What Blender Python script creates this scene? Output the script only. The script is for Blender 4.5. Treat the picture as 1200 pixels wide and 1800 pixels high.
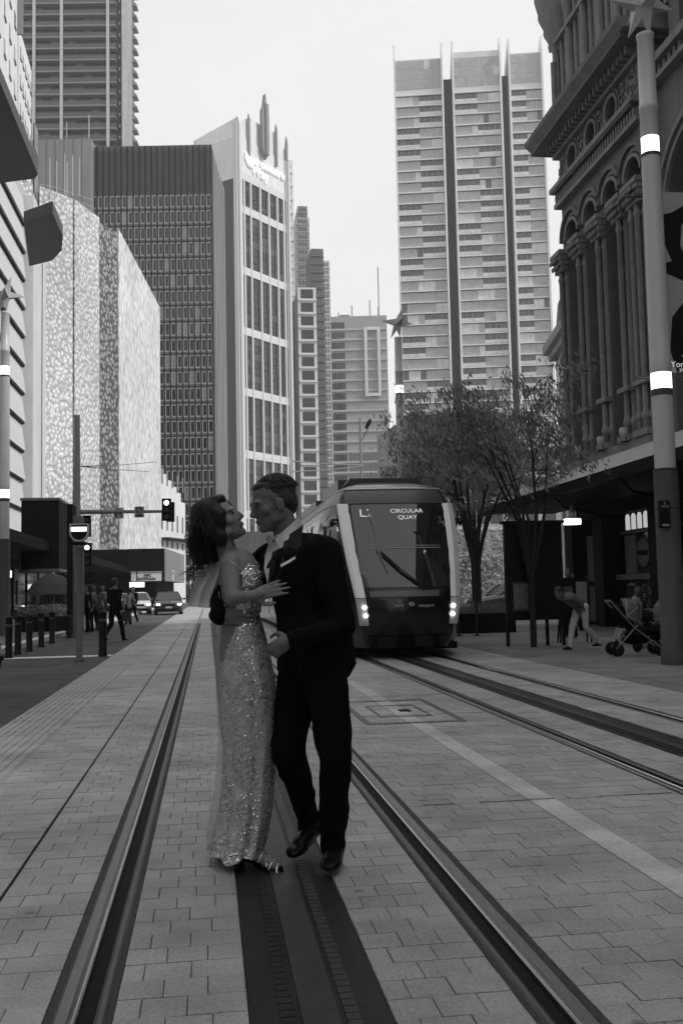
import bpy, bmesh, math, random
import numpy as np
from mathutils import Vector, Matrix, noise
random.seed(7); RNG = np.random.default_rng(7)
R = math.radians; PI = math.pi
for o in list(bpy.data.objects): bpy.data.objects.remove(o)
scene = bpy.context.scene
COL = scene.collection

# ------------------------------------------------------------------ camera
EYE = 1.25; FPX = 1750.0
YAW, PITCH, ROLL = R(7.71), R(4.55), R(1.2)
fwd = Vector((math.sin(YAW)*math.cos(PITCH), math.cos(YAW)*math.cos(PITCH), math.sin(PITCH)))
rt = Vector((math.cos(YAW), -math.sin(YAW), 0)); up = rt.cross(fwd)
rt2 = rt*math.cos(ROLL) - up*math.sin(ROLL); up2 = rt*math.sin(ROLL) + up*math.cos(ROLL)
cd = bpy.data.cameras.new('camera'); cam = bpy.data.objects.new('camera', cd); COL.objects.link(cam)
m = Matrix.Identity(4)
for i in range(3): m[i][0] = rt2[i]; m[i][1] = up2[i]; m[i][2] = -fwd[i]
m[2][3] = EYE; cam.matrix_world = m
cd.sensor_fit = 'VERTICAL'; cd.sensor_height = 36; cd.lens = 35; cd.clip_start = 0.05; cd.clip_end = 4000
scene.camera = cam

# ------------------------------------------------------------------ sky, sun, exposure
SUN_EL, SUN_AZ = R(42), R(118)          # azimuth clockwise from +Y: over the right-hand roofs, slightly behind
w = bpy.data.worlds.new('World'); scene.world = w; w.use_nodes = True
nt = w.node_tree; nt.nodes.clear()
sk = nt.nodes.new('ShaderNodeTexSky'); sk.sky_type = 'NISHITA'; sk.sun_disc = False
sk.sun_elevation = SUN_EL; sk.sun_rotation = SUN_AZ; sk.air_density = 1.0; sk.dust_density = 3.0
bw = nt.nodes.new('ShaderNodeRGBToBW'); nt.links.new(sk.outputs[0], bw.inputs[0])
tc = nt.nodes.new('ShaderNodeTexCoord'); mp = nt.nodes.new('ShaderNodeMapping'); mp.inputs['Scale'].default_value = (1.2, 1.2, 2.6)
nz = nt.nodes.new('ShaderNodeTexNoise'); nz.inputs['Scale'].default_value = 1.6; nz.inputs['Detail'].default_value = 7; nz.inputs['Roughness'].default_value = .5
nt.links.new(tc.outputs['Generated'], mp.inputs[0]); nt.links.new(mp.outputs[0], nz.inputs['Vector'])
mr = nt.nodes.new('ShaderNodeMapRange'); mr.inputs['From Min'].default_value = .3; mr.inputs['From Max'].default_value = .7
mr.inputs['To Min'].default_value = 4.6; mr.inputs['To Max'].default_value = 5.3
nt.links.new(nz.outputs['Fac'], mr.inputs['Value'])
mx = nt.nodes.new('ShaderNodeMix'); mx.data_type = 'FLOAT'; mx.inputs[0].default_value = .93
nt.links.new(bw.outputs[0], mx.inputs[2]); nt.links.new(mr.outputs[0], mx.inputs[3])
bg = nt.nodes.new('ShaderNodeBackground'); bg.inputs['Strength'].default_value = .14
nt.links.new(mx.outputs[0], bg.inputs['Color'])
wo = nt.nodes.new('ShaderNodeOutputWorld'); nt.links.new(bg.outputs[0], wo.inputs[0])
sl = bpy.data.lights.new('sun', 'SUN'); sl.energy = 2.0; sl.angle = R(10); sl.color = (1, 1, 1)
so = bpy.data.objects.new('sun', sl); COL.objects.link(so)
sd = Vector((math.sin(SUN_AZ)*math.cos(SUN_EL), math.cos(SUN_AZ)*math.cos(SUN_EL), math.sin(SUN_EL)))
so.rotation_euler = sd.to_track_quat('Z', 'Y').to_euler(); so.location = (20, -20, 60)
scene.view_settings.view_transform = 'Standard'; scene.view_settings.look = 'None'
scene.view_settings.exposure = .45; scene.view_settings.gamma = 1; scene.view_settings.use_curve_mapping = False
scene.render.engine = 'CYCLES'
scene.cycles.max_bounces = 6; scene.cycles.transparent_max_bounces = 8; scene.cycles.volume_bounces = 2

# ------------------------------------------------------------------ pixel of the photograph -> point in the place
def ray(px, py): return fwd + rt2*((px-600)/FPX) - up2*((py-900)/FPX)
def at(px, py, Y=None, X=None, Z=None):
    d = ray(px, py)
    t = Y/d.y if Y is not None else (X/d.x if X is not None else (Z-EYE)/d.z)
    return Vector((0, 0, EYE)) + d*t

# ------------------------------------------------------------------ materials (the picture is black and white: greys)
MATS = {}
def mat(name, v, rough=.75, metal=0, var=.15, scale=3.0, bump=.0, bscale=40, emit=0, spec=None, rnd=0, alpha=1, stretch=None, coat=0, streak=0, world=False, stain=0):
    if name in MATS: return MATS[name]
    M = bpy.data.materials.new(name); M.use_nodes = True; t = M.node_tree; b = t.nodes['Principled BSDF']
    spec = spec if spec is not None else (.5 if rough < .4 or metal else .14)
    b.inputs['Roughness'].default_value = rough; b.inputs['Metallic'].default_value = metal
    b.inputs['Specular IOR Level'].default_value = spec; b.inputs['Coat Weight'].default_value = coat; b.inputs['Coat Roughness'].default_value = .05
    tc = t.nodes.new('ShaderNodeTexCoord'); mp = t.nodes.new('ShaderNodeMapping')
    if stretch: mp.inputs['Scale'].default_value = stretch
    src = t.nodes.new('ShaderNodeNewGeometry').outputs['Position'] if world else tc.outputs['Object']
    t.links.new(src, mp.inputs[0])
    n = t.nodes.new('ShaderNodeTexNoise'); n.inputs['Scale'].default_value = scale; n.inputs['Detail'].default_value = 8; n.inputs['Roughness'].default_value = .65
    t.links.new(mp.outputs[0], n.inputs['Vector'])
    r = t.nodes.new('ShaderNodeMapRange'); r.inputs['From Min'].default_value = .25; r.inputs['From Max'].default_value = .75
    r.inputs['To Min'].default_value = v*(1-var); r.inputs['To Max'].default_value = v*(1+var)
    t.links.new(n.outputs['Fac'], r.inputs['Value']); out = r.outputs[0]
    if rnd:
        oi = t.nodes.new('ShaderNodeObjectInfo'); rr = t.nodes.new('ShaderNodeMapRange'); rr.inputs['To Min'].default_value = 1-rnd; rr.inputs['To Max'].default_value = 1+rnd
        t.links.new(oi.outputs['Random'], rr.inputs['Value'])
        mu = t.nodes.new('ShaderNodeMath'); mu.operation = 'MULTIPLY'; t.links.new(out, mu.inputs[0]); t.links.new(rr.outputs[0], mu.inputs[1]); out = mu.outputs[0]
    for sc_, lo_ in (((.55, 1-stain), (2.6, 1-stain*.8)) if stain else ()):
        n2 = t.nodes.new('ShaderNodeTexNoise'); n2.inputs['Scale'].default_value = sc_; n2.inputs['Detail'].default_value = 6; n2.inputs['Roughness'].default_value = .6; t.links.new(src, n2.inputs['Vector'])
        r2 = t.nodes.new('ShaderNodeMapRange'); r2.inputs['From Min'].default_value = .38; r2.inputs['From Max'].default_value = .62; r2.inputs['To Min'].default_value = lo_; r2.inputs['To Max'].default_value = 1.06
        t.links.new(n2.outputs['Fac'], r2.inputs['Value'])
        mu = t.nodes.new('ShaderNodeMath'); mu.operation = 'MULTIPLY'; t.links.new(out, mu.inputs[0]); t.links.new(r2.outputs[0], mu.inputs[1]); out = mu.outputs[0]
    if stain:   # small dark spots: gum, oil
        v2 = t.nodes.new('ShaderNodeTexVoronoi'); v2.inputs['Scale'].default_value = 2.2; t.links.new(src, v2.inputs['Vector'])
        r2 = t.nodes.new('ShaderNodeMapRange'); r2.inputs['From Min'].default_value = .035; r2.inputs['From Max'].default_value = .06; r2.inputs['To Min'].default_value = .6; r2.inputs['To Max'].default_value = 1
        t.links.new(v2.outputs['Distance'], r2.inputs['Value'])
        mu = t.nodes.new('ShaderNodeMath'); mu.operation = 'MULTIPLY'; t.links.new(out, mu.inputs[0]); t.links.new(r2.outputs[0], mu.inputs[1]); out = mu.outputs[0]
    if streak:
        m2 = t.nodes.new('ShaderNodeMapping'); m2.inputs['Scale'].default_value = (1, 1, .06); t.links.new(tc.outputs['Object'], m2.inputs[0])
        n2 = t.nodes.new('ShaderNodeTexNoise'); n2.inputs['Scale'].default_value = 1.2; n2.inputs['Detail'].default_value = 6; t.links.new(m2.outputs[0], n2.inputs['Vector'])
        r2 = t.nodes.new('ShaderNodeMapRange'); r2.inputs['From Min'].default_value = .35; r2.inputs['From Max'].default_value = .7; r2.inputs['To Min'].default_value = 1; r2.inputs['To Max'].default_value = 1-streak
        t.links.new(n2.outputs['Fac'], r2.inputs['Value'])
        mu = t.nodes.new('ShaderNodeMath'); mu.operation = 'MULTIPLY'; t.links.new(out, mu.inputs[0]); t.links.new(r2.outputs[0], mu.inputs[1]); out = mu.outputs[0]
    t.links.new(out, b.inputs['Base Color'])
    if bump:
        nb = t.nodes.new('ShaderNodeTexNoise'); nb.inputs['Scale'].default_value = bscale; nb.inputs['Detail'].default_value = 5; t.links.new(mp.outputs[0], nb.inputs['Vector'])
        bp = t.nodes.new('ShaderNodeBump'); bp.inputs['Strength'].default_value = bump; bp.inputs['Distance'].default_value = .02
        t.links.new(nb.outputs['Fac'], bp.inputs['Height']); t.links.new(bp.outputs[0], b.inputs['Normal'])
    if emit:
        b.inputs['Emission Color'].default_value = (1, 1, 1, 1); b.inputs['Emission Strength'].default_value = emit
    if alpha < 1: b.inputs['Alpha'].default_value = alpha
    MATS[name] = M; return M
def glass(name, v=.03, rough=.05, spec=.6, wav=0, ws=.4):
    return mat(name, v, rough=rough, spec=spec, var=.3, scale=.5, bump=wav, bscale=ws)

# ------------------------------------------------------------------ mesh builder
class MB:
    def __init__(s): s.v = []; s.f = []; s.sm = []
    def add(s, vs, fs, smooth=False):
        k = len(s.v); s.v += [tuple(x) for x in vs]; s.f += [tuple(i+k for i in f) for f in fs]; s.sm += [smooth]*len(fs)
    def box(s, x0, x1, y0, y1, z0, z1, M=None):
        vs = [(x0,y0,z0),(x1,y0,z0),(x1,y1,z0),(x0,y1,z0),(x0,y0,z1),(x1,y0,z1),(x1,y1,z1),(x0,y1,z1)]
        if M is not None: vs = [M @ Vector(q) for q in vs]
        s.add(vs, [(0,3,2,1),(4,5,6,7),(0,1,5,4),(1,2,6,5),(2,3,7,6),(3,0,4,7)])
    def bbox(s, x0, x1, y0, y1, z0, z1, b=.01):   # box with chamfered top edges
        vs = [(x0,y0,z0),(x1,y0,z0),(x1,y1,z0),(x0,y1,z0),(x0,y0,z1-b),(x1,y0,z1-b),(x1,y1,z1-b),(x0,y1,z1-b),
              (x0+b,y0+b,z1),(x1-b,y0+b,z1),(x1-b,y1-b,z1),(x0+b,y1-b,z1)]
        s.add(vs, [(0,3,2,1),(0,1,5,4),(1,2,6,5),(2,3,7,6),(3,0,4,7),(4,5,9,8),(5,6,10,9),(6,7,11,10),(7,4,8,11),(8,9,10,11)])
    def prism(s, poly, z0, z1, axis='z'):
        n = len(poly)
        if axis == 'z': vs = [(x,y,z0) for x,y in poly] + [(x,y,z1) for x,y in poly]
        elif axis == 'y': vs = [(x,z0,y) for x,y in poly] + [(x,z1,y) for x,y in poly]
        else: vs = [(z0,x,y) for x,y in poly] + [(z1,x,y) for x,y in poly]
        s.add(vs, [tuple(range(n-1,-1,-1)), tuple(range(n,2*n))] + [(i,(i+1)%n,n+(i+1)%n,n+i) for i in range(n)])
    def tube(s, pts, rs, n=10, cap=True, smooth=True, flat=1.0):
        pts = [Vector(p) for p in pts]
        if not hasattr(rs, '__len__'): rs = [rs]*len(pts)
        vs = []; prev = None
        for i, p in enumerate(pts):
            d = (pts[min(i+1,len(pts)-1)] - pts[max(i-1,0)])
            d = d.normalized() if d.length > 1e-9 else Vector((0,0,1))
            a = prev if prev is not None else (Vector((0,0,1)) if abs(d.z) < .9 else Vector((1,0,0)))
            x = a - d*a.dot(d)
            if x.length < 1e-6: x = d.orthogonal()
            x.normalize(); y = d.cross(x); prev = x
            for k in range(n):
                t = 2*PI*k/n; vs.append(p + x*(rs[i]*math.cos(t)) + y*(rs[i]*flat*math.sin(t)))
        m = len(pts); fs = [(i*n+k, i*n+(k+1)%n, (i+1)*n+(k+1)%n, (i+1)*n+k) for i in range(m-1) for k in range(n)]
        s.add(vs, fs, smooth)
        if cap: s.add(vs[:n], [tuple(range(n-1,-1,-1))]); s.add(vs[-n:], [tuple(range(n))])
    def lathe(s, prof, c=(0,0,0), n=16, smooth=True, a0=0, a1=2*PI):
        full = abs(a1-a0-2*PI) < 1e-6; nn = n if full else n+1
        vs = [(c[0]+r*math.cos(a0+(a1-a0)*k/n), c[1]+r*math.sin(a0+(a1-a0)*k/n), c[2]+z) for r, z in prof for k in range(nn)]
        fs = []
        for i in range(len(prof)-1):
            for k in range(n):
                k2 = (k+1) % nn if full else k+1
                fs.append((i*nn+k, i*nn+k2, (i+1)*nn+k2, (i+1)*nn+k))
        s.add(vs, fs, smooth)
        if full:
            for idx, fl in ((0, True), (len(prof)-1, False)):
                if prof[idx][0] > 1e-4:
                    q = list(range(idx*nn, idx*nn+nn)); s.add([vs[j] for j in q], [tuple(reversed(range(nn))) if fl else tuple(range(nn))])
    def ell(s, c, r, M=None, nu=14, nv=9):
        vs = []; fs = []
        for j in range(nv+1):
            ph = PI*j/nv
            for k in range(nu):
                t = 2*PI*k/nu; q = Vector((r[0]*math.sin(ph)*math.cos(t), r[1]*math.sin(ph)*math.sin(t), -r[2]*math.cos(ph)))
                if M is not None: q = M @ q
                vs.append(Vector(c) + q)
        for j in range(nv):
            for k in range(nu): fs.append((j*nu+k, j*nu+(k+1)%nu, (j+1)*nu+(k+1)%nu, (j+1)*nu+k))
        s.add(vs, fs, True)
    def cap(s, a, b, ra, rb, n=12):   # closed tapered capsule
        a = Vector(a); b = Vector(b); d = (b-a); L = max(d.length, 1e-5); d /= L
        pts = []; rs = []
        for t in (1., .87, .5, 0): pts.append(a - d*ra*t); rs.append(ra*math.sqrt(max(0, 1-t*t))+.0006)
        for t in (0, .5, .87, 1.): pts.append(b + d*rb*t); rs.append(rb*math.sqrt(max(0, 1-t*t))+.0006)
        s.tube(pts, rs, n)
    def grid(s, rows, smooth=True, closed=False):
        n = len(rows[0]); vs = [p for r in rows for p in r]; fs = []
        for i in range(len(rows)-1):
            for k in range(n if closed else n-1):
                k2 = (k+1) % n; fs.append((i*n+k, i*n+k2, (i+1)*n+k2, (i+1)*n+k))
        s.add(vs, fs, smooth)
    def mesh(s, name, mt):
        me = bpy.data.meshes.new(name); me.from_pydata([tuple(v) for v in s.v], [], s.f)
        me.polygons.foreach_set('use_smooth', s.sm)
        if mt: me.materials.append(mt)
        me.update(); return me
    def obj(s, name, mt, parent=None, loc=None, smooth_all=None):
        o = bpy.data.objects.new(name, s.mesh(name, mt)); COL.objects.link(o)
        if parent is not None: o.parent = parent
        if loc is not None: o.location = loc
        return o
def box(*a, **k):
    m = MB(); m.box(*a, **k); return m
def inst(name, me, parent=None, loc=(0,0,0), rot=(0,0,0), scale=(1,1,1)):
    o = bpy.data.objects.new(name, me); COL.objects.link(o); o.parent = parent; o.location = loc; o.rotation_euler = rot; o.scale = scale; return o
def tag(o, label=None, cat=None, group=None, kind=None):
    if label: o['label'] = label
    if cat: o['category'] = cat
    if group: o['group'] = group
    if kind: o['kind'] = kind
    return o
def thing(name, label, cat, loc=(0,0,0), rz=0, group=None):
    o = bpy.data.objects.new(name, None); COL.objects.link(o); o.location = loc; o.rotation_euler = (0,0,rz); o.empty_display_size = .2
    return tag(o, label, cat, group)
def rep(name, me, places, parent, limit=300):
    """places: list of (loc, scale). First `limit` become objects, the rest one joined stuff part."""
    for i, (l, sc) in enumerate(places[:limit]): inst(name, me, parent, l, (0,0,0), sc)
    rest = places[limit:]
    if rest:
        base = [tuple(v.co) for v in me.vertices]; fs = [tuple(p.vertices) for p in me.polygons]; mb = MB()
        for l, sc in rest: mb.add([(l[0]+a*sc[0], l[1]+b*sc[1], l[2]+c*sc[2]) for a,b,c in base], fs)
        o = mb.obj(name, me.materials[0], parent); o['kind'] = 'stuff'
def copy_tree(o, parent=None):
    c = o.copy(); COL.objects.link(c); c.parent = parent
    for ch in list(o.children): copy_tree(ch, c)
    return c
def unit(b=0):
    m = MB()
    if b: m.bbox(0,1,0,1,0,1,b)
    else: m.box(0,1,0,1,0,1)
    return m
def text(body, size, name, mt, parent, M, depth=.004, bold=0, sx=1):
    cu = bpy.data.curves.new('t', 'FONT'); cu.body = body; cu.size = size; cu.align_x = 'CENTER'; cu.align_y = 'CENTER'; cu.extrude = depth; cu.offset = bold; cu.resolution_u = 3
    o = bpy.data.objects.new('t', cu); COL.objects.link(o); dg = bpy.context.evaluated_depsgraph_get()
    me = bpy.data.meshes.new_from_object(o.evaluated_get(dg)); bpy.data.objects.remove(o)
    me.materials.clear(); me.materials.append(mt)
    t = bpy.data.objects.new(name, me); COL.objects.link(t); t.parent = parent; t.matrix_local = M @ Matrix.Diagonal((sx,1,1,1)); return t
def textM(loc, rz=0, tilt=0):   # text standing upright, facing local -Y
    return Matrix.Translation(loc) @ Matrix.Rotation(rz,4,'Z') @ Matrix.Rotation(PI/2+tilt,4,'X')
class Frame:
    """facade frame: local x along the face (left to right seen from outside), y inwards, z up"""
    def __init__(s, A, B):
        s.A = Vector((A[0], A[1], 0)); d = Vector((B[0]-A[0], B[1]-A[1], 0)); s.W = d.length; s.U = d.normalized(); s.rz = math.atan2(s.U.y, s.U.x); s.N = Vector((-s.U.y, s.U.x, 0))
    def L(s, px, py, y=0):
        d = ray(px, py); e = Vector((0,0,EYE)); t = (s.A + s.N*y - e).dot(s.N)/d.dot(s.N); p = e + d*t - s.A
        return p.dot(s.U), p.z
# ================================================================== GROUND AND TRACKS
m_joint = mat('joint_sand', .12, var=.3, scale=30, rough=.95)
m_paver = mat('granite_paver', .43, rough=.6, var=.3, scale=70, bump=.5, bscale=110, rnd=.08, world=True, stain=.22, spec=.3)
m_paver_far = mat('granite_paver_far', .41, rough=.65, var=.16, scale=6, bump=.2, bscale=60, world=True, stain=.2, spec=.3)
m_foot = mat('footpath_stone', .26, rough=.7, var=.2, scale=30, bump=.3, bscale=60, rnd=.07, world=True, stain=.25)
m_asph = mat('asphalt', .115, rough=.8, var=.3, scale=40, bump=.6, bscale=160, world=True, stain=.25)
m_conc = mat('pale_concrete', .58, rough=.8, var=.2, scale=30, bump=.3, bscale=90, world=True, stain=.2)
m_kerb = mat('kerb_stone', .6, rough=.8, var=.15, scale=8, bump=.2)
m_paint = mat('road_paint', .8, rough=.7, var=.2, scale=14)
m_polish = mat('rail_polished', .55, rough=.22, metal=1, var=.2, scale=18, stretch=(6, .4, 1))
m_steel = mat('rail_steel', .2, rough=.42, metal=1, var=.25, scale=18, stretch=(6, .4, 1))
m_steeldk = mat('rail_flange', .10, rough=.45, metal=.7, var=.4, scale=22, stretch=(6, .4, 1))
m_rubber = mat('rail_seal', .06, rough=.8, var=.4, scale=30)
m_black = mat('groove_dirt', .012, rough=.8, var=.4, scale=30)  # plain near-black, shared by grooves and other black parts
m_aps = mat('power_strip_resin', .026, rough=.5, var=.35, scale=9, bump=.25, bscale=60)
m_apsl = mat('power_strip_plate', .055, rough=.4, var=.3, scale=12, bump=.2, bscale=80)

g = MB(); g.v = [(-900,-400,-.2),(900,-400,-.2),(900,1500,-.2),(-900,1500,-.2)]; g.f = [(0,1,2,3)]; g.sm = [False]
tag(g.obj('ground', mat('city_ground', .12, var=.2, scale=.3)), kind='structure')
rd = box(-4.62, -2.0, 21.6, 260, -.19, -.012).obj('road', m_asph); tag(rd, kind='structure')
pz = box(-30, -2.0, -30, 21.596, -.19, -.010).obj('asphalt_plaza', m_asph); tag(pz, kind='structure')
lf = box(-16, -4.9, 22.4, 200, -.19, .10).obj('left_footpath', mat('left_footpath_stone', .17, rough=.75, var=.2, scale=6, bump=.2)); tag(lf, kind='structure')
kb = thing('kerb', None, None); tag(kb, kind='structure')
un = unit(.02).mesh('kerb_stone', m_kerb)
for i in range(60):
    y = 22.4 + i*1.2; inst('kerb_stone', un, kb, (-4.9, y, -.15), scale=(.27, 1.192, .262))
sl_ = box(-30, -2.02, 21.62, 22.0, -.0119, -.004).obj('stop_line', m_paint); tag(sl_, kind='structure')

XL = (-.40, 1.035); XR = (2.885, 4.32)                     # gauge faces of the four rails
base = MB(); base.box(-1.999, 14, -3, 260, -.19, -.022)
tag(base.obj('tramway_bed', m_joint), kind='structure')
ROW = .148; GAP = .0036
unit_pav = unit(.06).mesh('paver', m_paver)
def pave(name, x0, x1, lens, ymin=.6, yfar=44, near=300, seed=0, m=m_paver, row=ROW, label=None, skew=0):
    root = thing(name, None, None, (0,0,0)); tag(root, kind='structure')
    rs = random.Random(seed); cells = []; y = ymin; r = 0
    while y < yfar:
        x = x0; first = True
        while x < x1 - 1e-6:
            L = rs.choice(lens)
            if first and (r % 2): L *= .5
            first = False
            xe = x + L
            if x1 - xe < min(lens)*.45: xe = x1
            xe = min(xe, x1)
            cells.append(((x+GAP/2, y+GAP/2, -.02), (xe-x-GAP, row-GAP, .02+rs.uniform(-.0016,.0016))))
            x = xe
        y += row; r += 1
    me = unit_pav if m is m_paver else unit(.03).mesh('paver', m)
    vis = []; rest = []
    for c in cells:
        bx, by = c[0][0], c[0][1]
        v = abs((bx)/max(by,.1) - math.tan(YAW)) < .42 and by > 2.45
        (vis if v else rest).append(c)
    rep('paver', me, vis[:near] + vis[near:] + rest, root, near)
    return root
A_ = (.30, .22, .26); B_ = (.30, .30, .2)
pave('platform_paving', -1.40, -.875, (.30,.22,.2), seed=1, near=170)
pave('outer_paving', -.862, -.497, (.16,.18), seed=2, near=130)
pave('inner_left_paving', -.292, .108, (.155,.14), seed=3, near=160)
pave('inner_right_paving', .53, .925, (.155,.14), seed=4, near=160)
pave('middle_left_paving', 1.133, 1.862, (.17,.15,.2), seed=5, near=250)
pave('middle_right_paving', 2.022, 2.786, (.17,.15,.2), seed=6, near=250)
pave('far_inner_left_paving', 2.995, 3.39, (.16,.14), seed=7, near=120)
pave('far_inner_right_paving', 3.815, 4.212, (.16,.14), seed=8, near=120)
pave('roadside_paving', 4.418, 5.42, (.2,.24), seed=9, near=200)
pave('right_footpath', 5.78, 13.2, (.6,.9), seed=10, near=280, m=m_foot, row=.3, ymin=7)
far = box(-1.999, 14, 44, 260, -.021, -.002).obj('far_paving', m_paver_far); tag(far, kind='structure')

# straight stone joint (drain slot) and tactile strips
sj = box(-.874, -.863, .5, 120, -.021, -.004).obj('drain_slot', m_black); tag(sj, kind='structure')
def ribs(name, x0, x1, y0, y1, pitch, mt):
    root = thing(name, None, None); tag(root, kind='structure')
    s = box(x0, x1, y0, y1, -.021, -.003).obj('tactile_base', mt, root)
    b = unit(.2).mesh('tactile_rib', mt); pl = []
    n = int((x1-x0)/pitch)
    for k in range(n): pl.append(((x0+pitch*(k+.25), y0+.02, -.002), (pitch*.5, 2.96, .006)))
    full = []
    seg = 0
    while y0 + seg*3 < y1:
        for l, s_ in pl: full.append(((l[0], l[1]+seg*3, l[2]), s_))
        seg += 1
    rep('tactile_rib', b, full, root)
ribs('left_tactile_strip', -1.998, -1.405, .5, 60, .074, m_paver_far)
def studs(name, x0, x1, y0, y1):
    root = thing(name, None, None); tag(root, kind='structure')
    box(x0, x1, y0, y1, -.021, -.003).obj('tactile_base', m_foot, root)
    mb = MB(); mb.lathe([(.017,0),(.012,.006),(0.0001,.006)], n=6); me = mb.mesh('tactile_stud', m_foot)
    pl = [((x0+.03+.055*i, y0+.055*j, -.003), (1,1,1)) for j in range(int((y1-y0)/.055)) for i in range(int((x1-x0)/.055))]
    rep('tactile_stud', me, pl, root)
studs('right_tactile_strip', 5.425, 5.775, 8, 30)
# light concrete band between the tracks in long blocks, cross joints
root = thing('concrete_band', None, None); tag(root, kind='structure')
me = unit(.015).mesh('concrete_block', m_conc); y = 1.0; k = 0
while y < 90:
    L = (4.8-1.0+1.0) if k == 0 else 4.15
    inst('concrete_block', me, root, (1.864, y+.02, -.02), scale=(.156, L-.04, .0215)); y += L; k += 1
cj = thing('cross_joint', None, None); tag(cj, kind='structure'); me = unit().mesh('joint_bar', m_black)
for k in range(8): inst('joint_bar', me, cj, (1.16, 5.79+4.15*k, -.01), scale=(.70, .012, .0108)); inst('joint_bar', me, cj, (2.03, 5.79+4.15*k, -.01), scale=(.72, .012, .0108))
# access cover between the tracks
t = thing('access_cover', 'rectangular paved-in access cover with dark metal frame between the two tracks', 'manhole cover', (0,0,0))
f = MB(); X0, X1, Y0, Y1 = 1.45, 2.42, 9.3, 11.3
for q in ((X0,X1,Y0,Y0+.09),(X0,X1,Y1-.09,Y1),(X0,X0+.06,Y0+.09,Y1-.09),(X1-.06,X1,Y0+.09,Y1-.09)): f.box(*q, -.02, .0045)
f.obj('frame', m_steeldk, t)
f = MB(); f.box(X0+.22, X1-.22, Y0+.5, Y0+.56, -.02, .0043); f.box(X0+.22, X1-.22, Y1-.56, Y1-.5, -.02, .0043)
f.box(X0+.22, X0+.25, Y0+.56, Y1-.56, -.02, .0043); f.box(X1-.25, X1-.22, Y0+.56, Y1-.56, -.02, .0043); f.obj('inner_frame', m_steeldk, t)
f = MB(); f.box(X0+.5, X0+.62, Y0+.9, Y0+1.1, -.02, .0042); f.obj('handle', m_black, t)

# rails: grooved girder rail of head, groove, keeper, seals
def rail(name, gx, side, label):      # side = +1 when the inside of the track is at +x
    t = thing(name, label, 'rail'); t['kind'] = 'structure'; del t['category']; del t['label']
    def strip(nm, a, b, z0, z1, mt, bev=0):
        x0, x1 = sorted((gx+side*a, gx+side*b)); mb = MB()
        if bev:
            ys = (-1, 130); vs = []; prof = [(x0,z0),(x0,z1-bev*.6),(x0+bev,z1),(x1-bev,z1),(x1,z1-bev*.6),(x1,z0)]
            mb.prism(prof, ys[0], ys[1], 'y')
        else: mb.box(x0, x1, -1, 130, z0, z1)
        return mb.obj(nm, mt, t)
    strip('outer_seal', -.095, -.072, -.021, -.004, m_rubber)
    strip('rail_head', -.071, -.0175, -.021, .0035, m_steel, .010); strip('running_band', -.017, 0, -.021, .0025, m_polish, .006)
    strip('groove', .0005, .052, -.0215, -.019, m_black)
    strip('keeper', .053, .088, -.021, .001, m_steeldk, .01)
    strip('inner_seal', .089, .106, -.021, -.005, m_rubber)
rail('tram_rail', XL[0], 1, 'leftmost steel tram rail set in the paving'); rail('tram_rail', XL[1], -1, 'x')
rail('tram_rail', XR[0], 1, 'x'); rail('tram_rail', XR[1], -1, 'x')
# ground power strips in the middle of each track
for nm, cx in (('power_strip', .318), ('power_strip', 3.602)):
    t = thing(nm, None, None, (cx, 0, 0)); tag(t, kind='structure')
    box(-.205, .205, -1, 120, -.021, -.006).obj('strip_bed', m_aps, t)
    box(-.055, .055, -1, 120, -.0055, .002).obj('contact_plate', m_apsl, t)
    for sx in (-1, 1):
        x0, x1 = sorted((sx*.075, sx*.118)); pl = [((x0, .6+.05*k, -.006), (x1-x0, .044, .007)) for k in range(1300)]
        rep('grip_block', unit(.2).mesh('grip_block', m_apsl if sx > 0 else m_aps), pl, t, 60)
# ================================================================== BUILDINGS
def building(name, label, A, B, depth, ztop, mwall, z0=-.2, group=None):
    fr = Frame(A, B); t = thing(name, label, 'building', (A[0], A[1], 0), fr.rz, group)
    t_w = box(0, fr.W, 0, depth, z0, ztop).obj('wall', mwall, t)
    return t, fr
m_cdark = mat('dark_concrete', .13, var=.12, scale=.4, rough=.85, streak=.25)
m_crib = mat('dark_rib', .02, var=.2, scale=1)
m_wframe = mat('window_frame_pale', .5, var=.15, scale=1)
m_glassdk = glass('window_glass_dark', .02, rough=.06)
m_glassmid = glass('window_glass_mid', .10, rough=.08)
m_glasslt = glass('window_glass_pale', .30, rough=.12)
m_white = mat('white_render', .72, var=.08, scale=.6, streak=.12)
m_pale = mat('pale_stone', .5, var=.1, scale=.4, streak=.2)
m_grey = mat('grey_panel', .24, var=.1, scale=.3, streak=.15)

# --- C: dark office block with a grid of framed windows
ZC = 78; A = at(161, 258, Z=at(161,258,Y=165).z); ZC = A.z; B = at(371, 254, Z=ZC)
t, fr = building('office_block', 'dark concrete office block with rows of small framed windows and ribbed top storey', A, B, 17, ZC, m_cdark)
nc = 20; cw = fr.W/nc; ztr = fr.L(300, 337)[1]; rowh = (fr.L(300, 345)[1]-fr.L(300, 858)[1])/18.0
rib = unit().mesh('rib', m_crib); rep('rib', rib, [((cw*i-.12, -.35, 0), (.24, .36, ZC-.2)) for i in range(nc+1)], t)
wm = MB(); wm.box(-1,1,-.14,0,-1,-.86); wm.box(-1,1,-.14,0,.86,1); wm.box(-1,-.72,-.14,0,-.86,.86); wm.box(.72,1,-.14,0,-.86,.86)
wf = wm.mesh('window_frame', m_wframe); gl = box(-.71,.71,-.04,-.02,-.85,.85).mesh('window_glass', m_glassdk); glb = box(-.71,.71,-.04,-.02,-.85,.85).mesh('window_glass', m_glasslt)
pf = []; pg = []; pb = []; rs = random.Random(3)
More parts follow.
